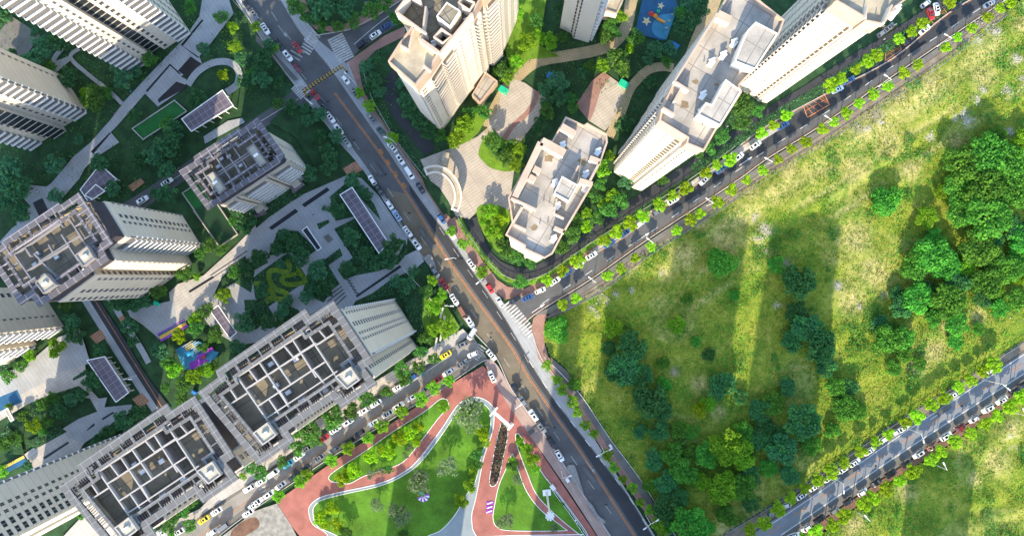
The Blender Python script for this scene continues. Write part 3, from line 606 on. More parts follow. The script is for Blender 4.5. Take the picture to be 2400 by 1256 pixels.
# --- western towers with pergola crowns ---
def west_tower(label,outline,zr,beams,boxes,spec={},crown_mats=('crown_grey','beam_white'),body=None,zb=None,group='grey apartment towers with pergola crowns',ties=3.2,deck=4.4,wall='cladding',slats=True,group_=None,plain=False):
    t=Tower(label,outline,zr,group); mc,mb_=crown_mats
    C=t.crown; poly=ccw(body) if body else inset(C,1.7)
    zt=zr-9.5
    b=MB(); b.prism(poly,0,zt,wall,wall); t.part('wall',b)
    b=MB(); band=inset(poly,.35); b.prism(band,zt,zr-deck,'roof_deck','louver_dark'); t.part('top_floors',b)
    b=MB(); b.ring(band,.3,zr-deck,zr-2.2,mc,'louver_dark'); b.ring(inset(band,.3),.06,zr-deck,zr-2.25,'roof_tan','roof_tan'); t.part('parapet',b)
    # crown: outer frame, inner frame, ties and slats between
    fr=MB(); fr.ring(C,1.75,zr-.6,zr,mc); t.part('crown_frame',fr)
    fr=MB(); fr.ring(C,.8,zr-.65,zr-.03,mc,w0=3.5); t.part('crown_frame',fr)
    o=inset(C,1.75); q=inset(C,3.5); n=len(o); sl=MB()
    for i in range(n):
        a,b2=Vector(o[i]),Vector(o[(i+1)%n]); c,d=Vector(q[i]),Vector(q[(i+1)%n]); Ln=(b2-a).length
        if Ln<2: continue
        dd=(b2-a).normalized(); k=int(Ln/ties)
        for j in range(k+1):
            s0=j*Ln/max(k,1); p=a+dd*s0; nr=Vector((-dd.y,dd.x)); w=.7 if (j%3==0) else .3
            ti=MB(); ti.bar(p,p+nr*1.75,w,zr-.55,zr-.02,mc); t.part('tie',ti)
        if slats:
            ns=int(Ln/.62)
            for j in range(ns):
                s0=(j+.5)*Ln/ns
                if int(s0/ties)%3!=1: p=a+dd*s0; nr=Vector((-dd.y,dd.x)); sl.bar(p,p+nr*1.75,.14,zr-.5,zr-.12,'louver_dark')
        else: pass
    if slats: t.part('louver',sl)['kind']='stuff'
    for a,b2 in beams:
        m=MB(); a,b2=t.px([a,b2],zr-.5); m.bar(a,b2,.34,zr-1.5,zr-.45+random.random()*.03,mb_); t.part('beam',m)
    # partition walls under the main beams throw the deep shadows
    for a,b2 in (beams[1::4] if mc=='crown_grey' else []):
        m=MB(); a,b2=t.px([a,b2],zr-.5); m.bar(a,b2,.25,zr-deck,zr-1.5,'beige_dark' if 0 else 'beam_mauve'); t.part('partition',m)
    for bx,h in boxes:
        m=MB(); p=t.px(bx,zr+h); m.prism(p,zr-deck,zr+h-.35,'roof_stone',mb_); m.ring(p,.3,zr+h-.35,zr+h,mb_); 
        c=sum((Vector(x) for x in ccw(p)),Vector((0,0)))/4; m.box(c,(.83,.55),1.6,.7,zr+h-.35,zr+h+.4,'white_paint'); t.part('stair_head',m)
    if not plain:
        ca=sum((Vector(x) for x in poly),Vector((0,0)))/len(poly)
        for k in range(5):
            p=ca+Vector((random.uniform(-9,9),random.uniform(-5,5))); m=MB(); m.box(p,(.83,.55),1.7,1.2,zr-deck,zr-deck+1.1,'metal_grey'); m.box(p,(.83,.55),1.3,.9,zr-deck+1.1,zr-deck+1.25,'metal_white'); t.part('air_unit',m)
    t.auto(poly,0.6,zt-.2,spec)
    t.poly=poly; return t
def Z7(p): return Zm((440,680),2.99,p)
def Z6(p): return Zm((0,430),3.806,p)
def Z5(p): return Zm((400,240),3.694,p)
def pair(z,l): return [tuple(z([a,b])) for a,b in l]
oLL=Z7([(1020,75),(1300,500),(1238,545),(1328,658),(1080,828),(1022,765),(700,982),(748,1055),(495,1227),(68,715),(212,610),(195,562),(822,130),(855,180)])
bLL=pair(Z7,[((340,612),(862,262)),((410,690),(900,370)),((485,815),(960,502)),((555,893),(1050,565)),((345,605),(560,915)),((430,560),(490,640)),((500,505),(720,835)),((570,435),(720,655)),((670,385),(740,470)),((730,340),(900,610)),((830,290),(1035,600)),((905,265),(965,335)),((880,560),(965,665)),((570,765),(655,890)),((640,700),(700,800)),((255,825),(415,720)),((295,690),(345,765)),((900,385),(1050,285)),((740,470),(885,375))])
xLL=[(Z7([(1030,605),(1140,535),(1205,630),(1115,695)]),1.2),(Z7([(455,1000),(555,925),(620,1015),(525,1085)]),1.2),(Z7([(765,760),(805,735),(840,780),(795,810)]),-1.5)]
mLL=near((975,727),70)
def specfor(poly,zt,what):
    """what: list of (plan point, radius, items)"""
    return {str(i):(p,r,it) for i,(p,r,it) in enumerate(what)}
poly=inset(ccw(W2(oLL,86)),1.7)
def edge_mid(outline,zr,i,j,ins=1.7):
    C=W2(outline,zr); A=Vector(C[i]); B=Vector(C[j]); return tuple((A+B)/2)
NE=[(.0,.04,'b',.6,.4),(.32,.37,'w',1.0),(.44,.49,'w',1.0),(.62,.70,'w',1.8),(.88,.93,'w',1.0),(.97,1.0,'b',.5,.5)]
NEr=[(1-b,1-a,*c) for a,b,*c in NE]
T_LL=west_tower('grey tower with white gridded roof, right hand one of the two beside the park street',oLL,86,bLL,xLL,{'ne':(edge_mid(oLL,86,0,1),5,NEr),'ne2':(edge_mid(oLL,86,2,3),5,[(.3,.5,'w',1.2)])})
T_LL.finish()
sh=lambda l,dx,dy:[(x+dx,y+dy) for x,y in l]
oT4=sh(oLL,-325,222); T4=west_tower('grey tower with white gridded roof in the bottom left corner',oT4,86,[tuple(sh(p,-325,222)) for p in bLL],[(sh(b,-325,222),h) for b,h in xLL])
T4.finish()
oT3=Z6([(700,80),(1005,530),(920,600),(970,680),(345,1105),(278,1015),(180,1087),(-120,640),(8,545),(35,500),(520,175),(540,192)])
bT3=pair(Z6,[((125,635),(610,305)),((205,548),(548,335)),((345,700),(710,465)),((240,780),(620,545)),((130,640),(300,885)),((220,568),(275,650)),((300,625),(515,850)),((430,545),(475,622)),((545,455),(735,750)),((600,290),(775,560)),((485,270),(560,390)),((670,385),(785,308)),((750,497),(850,438)),((480,870),(700,720)),((70,770),(160,705)),((170,880),(245,830))])
xT3=[(Z6([(665,640),(775,555),(840,665),(740,745)]),1.5),(Z6([(310,885),(400,800),(500,905),(385,985)]),1.5)]
bodyT3=[(920,155),(1118,478),(972,580),(1028,688),(915,765),(870,695),(800,745),(850,815),(515,1060),(430,1000),(330,1060),(0,640),(60,590)]
pT3=W2(Z6(bodyT3),49)
def mid(a,b): return ((a[0]+b[0])/2,(a[1]+b[1])/2)
T3=west_tower('tall tower with mauve gridded open roof at the left edge',oT3,58,bT3,xT3,
  {'ne':(mid(pT3[0],pT3[1]),2,[(.96,1,'b',.6,.4),(.52,.58,'w',1.1),(.33,.42,'w',2.0),(0,.04,'w',1.0)]),'se':(mid(pT3[1],pT3[2]),2,[(.02,.98,'b',.9,.6)]),'ne2':(mid(pT3[2],pT3[3]),2,[]),'se2':(mid(pT3[3],pT3[4]),2,[(0,.1,'w',.8)]),
   'ne3':(mid(pT3[6],pT3[7]),2,[(.5,.9,'w',2.0)]),'se3':(mid(pT3[7],pT3[8]),3,[(.85,.95,'w',1.5),(.5,.7,'w',1.5),(.1,.2,'w',1.0)])},crown_mats=('crown_mauve','beam_mauve'),body=pT3,wall='cladding_warm',slats=False)
T3.finish()
oT1=Z5([(755,135),(985,455),(945,520),(318,935),(70,595),(207,510),(195,470),(590,220),(607,240)])
bT1=pair(Z5,[((400,640),(700,440)),((310,490),(520,345)),((410,610),(680,432)),((510,340),(605,485)),((370,440),(450,565)),((440,385),(640,665)),((450,565),(545,705)),((560,530),(605,655)),((620,505),(685,605)),((670,290),(735,380)),((715,352),(790,315)),((765,402),(832,358)),((790,445),(862,402)),((240,690),(330,630)),((300,745),(345,700)),((260,570),(390,790))])
xT1=[(Z5([(652,400),(715,358),(825,515),(768,557)]),1.2),(Z5([(300,640),(365,600),(470,745),(415,795)]),1.2)]
C1=W2(oT1,34); seM=mid(C1[2],C1[3])
T1=west_tower('low apartment block with mauve grid roof and white balcony bands',oT1,34,bT1,xT1,{'ne':(mid(C1[0],C1[1]),3,[(.96,1,'b',.5,.4),(.35,.41,'w',1.0)]),'se':(seM,4,[(0,.24,'b',.9,.55),(.25,.28,'p',.8),(.28,.31,'r'),(.31,.36,'p',.8),(.36,.70,'b',.9,.55),(.71,.75,'p',.8),(.75,.78,'r'),(.78,.82,'p',.8),(.82,1,'b',.9,.55)])},crown_mats=('crown_mauve','beam_mauve'),slats=False,deck=4.5)
# two entrance lodges at its foot
for q,qq in (([(700,890),(750,845),(805,905),(745,955)],[(680,935),(760,870),(830,960),(740,1000)]),([(1005,670),(1062,630),(1122,695),(1062,737)],[(1020,700),(1085,640),(1150,720),(1060,790)])):
    m=MB(); m.prism(W2(Z5(q),5.5),0,5.5,'roof_stone','cladding'); m.prism(W2(Z5(qq),3.4),3.0,3.4,'slab_purple','slab_purple',True); T1.part('porch',m)
T1.finish()
# towers whose roofs lie outside the picture: plan from their feet
def foot_tower(label,foot,h,spec,wall='cladding_warm',group='grey apartment towers with pergola crowns',roof='crown_mauve'):
    t=Tower(label,foot,0,group); t.zr=h; poly=t.crown
    b=MB(); b.prism(poly,0,h-8,wall); t.part('wall',b)
    b=MB(); b.prism(inset(poly,.3),h-8,h-1,'roof_deck','louver_dark'); b.ring(inset(poly,.3),.4,h-1,h,'beam_mauve','louver_dark'); t.part('top_floors',b)
    b=MB(); b.ring(inset(poly,-1.6),1.9,h+.2,h+.8,roof); b.ring(poly,.9,h+.2,h+.78,roof,w0=1.9); t.part('crown_frame',b)
    t.auto(poly,.6,h-8.2,spec); t.finish(); return t
U=Vector((.83,-.557)); V=Vector((.557,.83))
def quad(n,lv,lu):  # from the north corner: lv px along V, then lu px back along -U
    n=Vector(n); e=n+V*lv; s=e-U*lu; w=n-U*lu; return [tuple(n),tuple(e),tuple(s),tuple(w)]
# top-left slab
fA=[(304,172),(352,134),(345,122),(385,92),(400,104),(440,34),(520,-60)]
q=[(304,172),(366,122),(360,112),(378,99),(384,107),(440,66),(425,46),(300,-60),(170,60)]
q=[(304,172),(362,133),(356,124),(379,108),(385,117),(446,76),(366,-42),(224,52)]
W0=W2(q)
foot_tower('very tall pale slab tower running out of the top left corner',q,80,{'s':(mid(W0[0],W0[1]),2,[(0,.62,'b',.9,.55),(.8,.86,'w',1.2)]),'r':(mid(W0[2],W0[3]),2,[(0,1,'r')]),'s2':(mid(W0[4],W0[5]),2,[(.1,.2,'w',1.2),(.5,1,'b',.9,.55)])})
q=[(204,259),(150,296),(156,306),(128,325),(121,315),(80,396-8),(30,310),(152,183)]
q=[(204,262),(158,293),(163,301),(135,320),(129,311),(82,392),(18,292),(148,180)]
q=[(204,262),(150,298),(156,307),(128,326),(122,317),(72,351+0),(16,267),(148,178)]
W0=W2(q)
foot_tower('tall pale tower at the left edge with striped balcony bands',q,62,{'s':(mid(W0[0],W0[1]),2,[(.0,.55,'b',.9,.55),(.75,.82,'w',1.0)]),'r':(mid(W0[2],W0[3]),2,[(0,1,'r')]),'s2':(mid(W0[4],W0[5]),2,[(.15,.22,'w',1.0),(.45,1,'b',.9,.55)]),'n':(mid(W0[7],W0[0]),3,[(.15,.19,'w',1.0),(.96,1,'b',.5,.4)])})
q=[(110,704),(150,764),(118,786),(112,777),(84,796),(90,806),(66,822),(-40,890),(-120,770),(60,650)]
q=[(112,706),(150,764),(112,790),(105,780),(80,797),(87,807),(20,852),(-60,735),(90,672)]
W0=W2(q)
foot_tower('pale tower cut by the left edge below the mauve roofed tower',q,60,{'n':(mid(W0[0],W0[1]),2,[(.55,.6,'w',1.0)]),'s':(mid(W0[1],W0[2]),2,[(.1,.95,'b',.9,.6)]),'s2':(mid(W0[5],W0[6]),2,[(.05,.5,'b',.9,.6)])})
q=[(292,1013),(347,1095),(175,1211),(100,1100)]; W0=W2(q)
foot_tower('pale ribbed tower leaning out of the bottom left corner',q,86,{'n':(mid(W0[0],W0[1]),2,[(.0,.05,'b',.6,.4),(.36,.42,'w',1.2),(.50,.56,'w',1.2),(.66,.78,'w',2.2),(.84,.96,'w',2.2)]),'s':(mid(W0[1],W0[2]),3,[(.02,.3,'p',.5,'cream'),(.45,.7,'p',.8,'cream')])},wall='cladding')
# --- eastern cream towers ---
def east_tower(label,outline,zr,decks,walls,slabs,tanks,spec,band=7.0,wall='cream',roofm='roof_tile_pale',group='cream apartment towers',wells=(),zdeck=1.3,pitch=4.6,z0=.6):
    t=Tower(label,outline,zr,group); C=t.crown; poly=inset(C,.45)
    b=MB(); b.prism(poly,0,zr-band,wall); t.part('wall',b)
    b=MB(); b.prism(inset(C,.1),zr-band,zr-zdeck,roofm,'beige_band'); t.part('roof',b)
    b=MB(); b.ring(inset(C,-.15),.45,zr-zdeck-.4,zr,'beige_band'); t.part('parapet',b)
    for px,zz,m in decks:
        b=MB(); b.prism(t.px(px,zz),zr-band,zz,m,'cream'); b.ring(t.px(px,zz),.35,zz,zz+.9,'beige_band','cream'); t.part('roof_terrace',b)
    for a,b2,w,za,zb in walls:
        b=MB(); q=t.px([a,b2],zr+zb); b.bar(q[0],q[1],w,zr+za,zr+zb,'cream','beige_band'); t.part('screen_wall',b)
    for px,zz in slabs:
        b=MB(); q=t.px(px,zr+zz); b.prism(q,zr-band,zr+zz-.3,roofm,'cream'); b.ring(q,.3,zr+zz-.3,zr+zz,'cream','cream'); t.part('stair_head',b)
    for px,zz in wells:
        b=MB(); q=t.px(px,zr+zz); b.ring(q,.35,zr-zdeck,zr+zz,'beige_band','cream'); b.prism(inset(ccw(q),.35),zr-zdeck,zr-zdeck+.02,'black_stone'); t.part('light_well',b)
    for x,y,zz in tanks:
        c=t.px([(x,y)],zr+zz)[0]; b=MB(); b.box(c,(.6,.8),1.8,1.3,zr-zdeck,zr-zdeck+.9,'metal_white'); 
        b.tube((c[0]-.7,c[1]+.5,zr-zdeck+1.15),(c[0]+.7,c[1]+1.1,zr-zdeck+1.15),.35,.35,'metal_white'); t.part('water_heater',b)
    t.auto(poly,z0,zr-band-.2,spec,pitch=pitch,wallw=wall,gl='window_warm',slab='cream'); t.finish(); t.poly=poly
    rs=random.Random(len(label)); cc=sum((Vector(p) for p in poly),Vector((0,0)))/len(poly)
    for k in range(7):
        q=cc+Vector((rs.uniform(-9,9),rs.uniform(-15,15)))
        if not inside(q,inset(C,2.0)): continue
        b=MB(); n_=11; r0=rs.uniform(.6,1.7); b.face([(q.x+r0*rs.uniform(.5,1.3)*math.cos(j*6.283/n_),q.y+.7*r0*rs.uniform(.5,1.3)*math.sin(j*6.283/n_),zr-zdeck+.012+.003*k) for j in range(n_)],'roof_stain'); t.part('stain',b)
    # small vents over the deck
    c=sum((Vector(p) for p in poly),Vector((0,0)))/len(poly)
    for k in range(8):
        p=c+Vector((random.uniform(-5,5),random.uniform(-14,14))); b=MB(); b.tube((p.x,p.y,zr-zdeck),(p.x,p.y,zr-zdeck+.9),.14,.14,'metal_grey'); t.part('vent_pipe',b)
    return t
def Y3(p): return Zm((1420,0),2.7304,p)
o5=Y3([(345,772),(525,882),(518,918),(628,963),(735,812),(870,592),(850,545),(950,445),(1108,215),(1140,130),(1095,85),(935,-20),(700,-130),(835,-70),(718,82),(440,522),(362,690)])
o5=Y3([(345,772),(525,882),(518,918),(628,963),(705,828),(735,800),(868,590),(850,548),(955,440),(1108,215),(1140,130),(1000,20),(880,-90),(800,-60),(718,82),(440,522),(362,690)])
C5=W2(o5,86)
sw=[(.5,.56,'w',1.0),(.78,.92,'b',.8,.5)]
T5=east_tower('tall cream tower with pale tiled roof in two wings beside the slanting road',o5,86,[],
 [(*Y3(q),w,a,b) for q,w,a,b in (([(450,525),(535,580)],.5,-1.3,1.5),([(440,525),(715,85)],.4,-1.3,1.5),([(718,90),(800,130)],2.0,-1.3,1.2),([(365,690),(440,735)],.6,-1.3,1.3),([(480,575),(440,650)],.5,-1.3,1.3))],
 [(Y3([(590,735),(640,655),(680,670),(768,508),(868,580),(732,805)]),3.2),(Y3([(825,395),(860,300),(910,190),(960,140),(1102,215),(955,445)]),3.2)],[(*Y3([q])[0],0) for q in ((825,275),(755,355),(680,400),(625,610),(610,720))],
 {'w1':(mid(C5[0],C5[1]),2,[(.08,.24,'b',.8,.5),(.40,.46,'w',1.0)][0:0]+[(.40,.46,'w',1.0),(.74,.93,'r')]),'w2':(mid(C5[2],C5[3]),2,[(.25,.36,'r')]),'n1':(mid(C5[15],C5[16]),4,[(.05,.12,'r'),(.2,.45,'b',.8,.5),(.55,.8,'r'),(.85,.98,'b',.8,.5)])})
def X6(p): return Zm((1160,260),3.307,p)
o6=X6([(85,960),(232,1045),(228,1068),(385,1140),(445,1105),(525,950),(755,560),(740,545),(818,392),(870,245),(865,180),(715,98),(690,115),(550,50),(445,235),(362,222),(105,675),(135,865)])
C6=W2(o6,79)
T6=east_tower('cream tower with stepped tiled roof above the road junction',o6,79,[],
 [(*X6(q),w,a,b) for q,w,a,b in (([(362,235),(540,330)],2.2,-1.3,1.6),([(355,245),(155,665)],1.6,-1.3,1.6),([(125,675),(320,765)],.6,-1.3,1.6),([(300,445),(350,470)],1.6,-1.3,1.4),([(265,510),(310,535)],1.6,-1.3,1.4),([(145,860),(210,745)],.6,-1.3,1.3),([(150,880),(240,920)],.5,-1.3,1.3),([(515,120),(620,180)],1.8,-1.3,1.2),([(735,365),(815,395)],1.4,-1.3,1.4),([(815,395),(735,545)],.6,-1.3,1.4),([(650,425),(600,520)],.5,-1.3,1.2),([(655,540),(755,570)],1.4,-1.3,1.4),([(755,565),(530,945)],.5,-1.3,1.3),([(460,905),(540,940)],1.0,-1.3,1.3),([(480,680),(460,790)],.4,-1.3,1.2),([(465,800),(535,835)],.5,-1.3,1.2))],
 [(X6([(455,640),(520,505),(645,575),(575,705)]),3.0)],[(*X6([q])[0],0) for q in ((705,495),(700,605),(800,320),(465,560),(455,995),(485,740),(525,270))],
 {'w1':(mid(C6[0],C6[1]),2,[(.55,.62,'w',1.0)]),'w2':(mid(C6[2],C6[3]),2,[(.1,.2,'b',.5,.9)])})
def Y4(p): return Zm((1700,0),4.186,p)
o8=Y4([(1090,8),(1378,178),(1372,205),(1552,240),(1640,150),(1800,40),(2050,-140),(1900,-600),(1500,-560),(1180,-150)])
o8=Y4([(1090,8),(1378,178),(1372,205),(1552,240),(1668,70),(1850,-60),(2200,-560),(1600,-900),(1290,-330)])
C8=W2(o8,81)
T8=east_tower('very tall white tower at the top edge lining the road with red gridded boxes',o8,81,[],
 [(*Y4(q),w,a,b) for q,w,a,b in (([(1400,50),(1380,170)],.3,-1.3,1.0),([(1640,50),(1560,225)],.4,-1.3,1.2))],[],[(*Y4([q])[0],0) for q in ((1650,150),(1700,90))],
 {'w1':(mid(C8[0],C8[1]),2,[(.52,.57,'w',1.2),(.84,.94,'r')]),'w2':(mid(C8[2],C8[3]),2,[(.22,.30,'r')]),'n1':(mid(C8[8],C8[0]),6,[(.02,.1,'r'),(.15,.4,'b',.8,.5),(.45,.55,'r'),(.6,.8,'b',.8,.5),(.86,.96,'b',.7,.9)])},roofm='roof_tan')
def X2(p): return Zm((880,0),3.924,p)
o2=X2([(120,568),(218,412),(342,247),(240,170),(188,108),(300,-60),(640,-420),(1000,-90),(895,120),(722,322),(590,490),(482,655),(440,705),(372,790)])
C2=W2(o2,64)
T2=east_tower('cream tower with stained open roof and tall striped balconies by the top edge',o2,64,[(X2([(120,568),(218,412),(342,247),(465,312),(415,365),(590,490),(482,655),(440,705),(372,790)]),63.0,'roof_tan')],
 [(*X2(q),w,a,b) for q,w,a,b in (([(190,110),(465,310)],.6,-4,1.2),([(188,108),(300,-40)],.6,-4,1.2),([(462,60),(435,270)],.5,-4,.6),([(230,415),(300,455)],.5,-1,1.2),([(300,455),(345,260)],.3,-1,1.0),([(415,365),(575,480)],1.0,-4,1.3),([(890,120),(590,490)],.6,-4,1.2),([(440,600),(500,650)],.6,-1,1.2),([(410,0),(300,-60)],.6,-4,1.0))],
 [(X2([(560,150),(655,20),(780,100),(685,250)]),2.2)],[(*X2([q])[0],0) for q in ((765,65),(825,160),(520,370))],
 {'w1':(mid(C2[13],C2[0]),3,[(.02,.14,'r')]),'s1':(mid(C2[10],C2[11]),3,[(.05,.95,'b',.7,.5)]),'s2':(mid(C2[9],C2[10]),3,[(.25,.95,'b',1.2,.5)]),'s3':(mid(C2[8],C2[9]),3,[(.15,.26,'w',1.5),(.72,.82,'w',1.5)]),'s0':(mid(C2[7],C2[8]),4,[(.0,.12,'p',1.5),(.15,.4,'b',1.4,.5),(.5,.6,'p',1.0),(.65,.95,'b',1.2,.4)])},
 wells=[(X2([(530,340),(605,255),(710,330),(620,400)]),1.2),(X2([(755,25),(800,-40),(915,20),(868,100)]),1.4)],zdeck=4.5,roofm='roof_deck',z0=6.6)
b=MB(); pq=W2(X2([(885,875),(1010,660),(1122,745),(960,955)]),6.0); b.prism(pq,0,5.4,'roof_tile_pale','beige_band'); b.ring(pq,.5,5.4,6.0,'beige_band'); b.build('podium',T2.t)
# east wing of that tower, a step behind it
o2b=[(1131,-78),(1161,-109),(1215,-190),(1120,-240),(1080,-140)]
qf=W2([(1151,160),(1176,132),(1200,60),(1130,20),(1120,120)])
t=Tower('narrow cream tower wing with louvred balconies right of the stained roof tower',[(1153,157),(1177,131),(1215,40),(1150,0),(1128,120)],0,'cream apartment towers'); t.zr=64
b=MB(); b.prism(t.crown,0,57,'cream'); t.part('wall',b); b=MB(); b.prism(inset(t.crown,-.3),57,64,'roof_tan','beige_band'); t.part('roof',b)
W0=[tuple(x) for x in W2([(1153,157),(1177,131),(1215,40),(1150,0),(1128,120)])]
t.auto(t.crown,2,56.8,{'s':(mid(W0[0],W0[1]),2,[(.05,.95,'b',.9,.4)])},wallw='cream',gl='window_warm',slab='cream'); t.finish()
# grey slab tower and its neighbour at the top edge
q=[(1313,68),(1379,100),(1410,-10),(1340,-30)]
q=[(1312,66),(1340,80),(1343,90),(1379,101),(1418,18),(1340,-20)]
t=Tower('grey slab tower with ribbed side cut by the top edge',q,0,'cream apartment towers'); t.zr=66
b=MB(); b.prism(t.crown,0,62,'cream_cool'); t.part('wall',b); b=MB(); b.prism(inset(t.crown,-.3),62,66,'roof_tan','beige_band'); t.part('roof',b)
W0=W2(q); t.auto(t.crown,1,61,{'a':(mid(W0[0],W0[1]),2,[(.9,1,'r')]),'b':(mid(W0[2],W0[3]),2,[(.0,.08,'r')]),'e':(mid(W0[3],W0[4]),3,[(.05,.95,'b',1.0,.5)])},wallw='cream_cool'); t.finish()
t=Tower('small flat cream lodge beside the yellow footpath at the top edge',T('c',[(655,75),(735,100),(790,-20),(790,-110),(680,-110)]),9,'estate lodges',name='lodge')
b=MB(); b.prism(t.crown,0,8.4,'roof_tan','cream'); b.ring(t.crown,.5,8.4,9,'beige_band'); t.part('wall',b)
# --- towers south of the picture whose long shadows cross the park and the field ---
def shade_tower(label,sx0,sx1,ty,h,depth=70):
    """plan quad on the same axes, placed so its shadow falls between the measured lines"""
    Ls=h/math.tan(R(EL))*F/H; dx=Ls*.148; dy=Ls*.989
    cx=(sx0+sx1)/2-dx; cy=ty+dy; w=sx1-sx0; a=.557*.35
    q=[(cx-w*.5,cy+14),(cx-w*.18,cy-6),(cx+w*.42,cy+4),(cx+w*.5,cy+30),(cx+w*.3,cy+depth+30),(cx-w*.45,cy+depth+10)]
    t=Tower(label,q,0,'apartment towers south of the junction'); t.zr=h
    b=MB(); b.prism(t.crown,0,h-1,'roof_deck','cladding_warm'); b.ring(t.crown,.6,h-1,h,'beam_white'); t.part('wall',b)
    t.auto(t.crown,.6,h-1.5,{},pitch=6); t.finish()
for a in (('pale tower just below the bottom edge nearest the park lawn',925,1100,1098,42),('narrow pale tower below the bottom edge left of the field',1322,1368,712,86),('pale tower below the bottom edge behind the narrow one',1300,1470,955,74),
          ('pale tower below the bottom edge in line with the left of the field',1432,1600,655,86),('tallest pale tower below the bottom edge in line with the middle of the field',1590,1758,505,90),('pale tower below the bottom edge in line with the bright strip end',1640,1770,960,64),
          ('pale tower below the bottom edge right of the tallest one',1812,1978,505,90),('low pale tower below the bottom edge near the lower road',2135,2290,1060,44)): shade_tower(*a)
# ---------------- labels that single things out ----------------
LAND=[('swirl flower bed',(675,655)),('blue playground',(1540,45)),('entrance canopy ring',(1045,440)),('purple colonnade roof',(850,518)),('striped gantry',(767,197)),('white park gateway',(1175,980)),('floodlight mast',(1287,1185)),
 ('purple roofed shelter',(490,255)),('long slate shelter',(262,880)),('mauve roofed tower',(390,560)),('low mauve block',(690,400)),('loop footpath',(525,175)),('green turf lawn',(380,280)),('sunken sports court',(520,530)),('multicoloured playground',(462,820)),
 ('east gridded tower',(930,800)),('west gridded tower',(400,1180)),('stepped cream tower',(1300,500)),('stained roof tower',(1090,250)),('two winged cream tower',(1620,300)),('brick edged terrace',(1420,220)),('grey slab tower',(1360,70)),
 ('pale plaza patch',(420,700)),('small grey canopy',(740,558)),('top left slab tower',(250,110)),('striped balcony tower',(140,300)),('dark taupe terrace',(40,100)),('white walled side lane',(300,800)),('brick square',(975,605)),('long drain slots',(690,510)),
 ('park lawn tip',(1045,945)),('wedge lawn',(1240,1180)),('rubble track',(1790,540)),('lone round bush',(1690,615)),('zebra crossing',(1215,745)),('top right corner',(2390,10)),('lower road end',(2390,830)),('bottom edge',(1650,1250)),('blue strip',(40,945))]
ORD=['nearest','second nearest','third nearest','fourth nearest','fifth nearest','sixth nearest','seventh nearest','eighth nearest','ninth nearest','tenth nearest','eleventh nearest','twelfth nearest']+[f'{n}th nearest' for n in range(13,60)]
def direction(dx,dy):
    a=math.degrees(math.atan2(-dy,dx))%360
    return ['right of','above right of','above','above left of','left of','below left of','below','below right of'][int((a+22.5)//45)%8]
def place_labels(items):
    """items: list of (object, px, py, description)"""
    g={}
    for o,x,y,d in items:
        n,(lx,ly)=min(LAND,key=lambda L_:math.hypot(L_[1][0]-x,L_[1][1]-y)); k=(d,direction(x-lx,y-ly),n); g.setdefault(k,[]).append((math.hypot(x-lx,y-ly),o))
    for (d,dr,n),l in g.items():
        l.sort(key=lambda q:q[0])
        for i,(_,o) in enumerate(l):
            o['label']=f'{d} {dr} the {n}' if len(l)==1 else f'{d} {dr} the {n}, {ORD[i]}'
ORDN=['first','second','third','fourth','fifth','sixth','seventh','eighth','ninth','tenth','eleventh','twelfth','thirteenth','fourteenth','fifteenth','sixteenth','seventeenth','eighteenth','nineteenth','twentieth']+['twenty-'+w for w in ('first','second','third','fourth','fifth','sixth','seventh','eighth','ninth')]+['thirtieth']+['thirty-'+w for w in ('first','second','third','fourth')]
def link_copy(src,parent=None):
    c=src.copy(); COL.objects.link(c)
    if parent: c.parent=parent
    return c
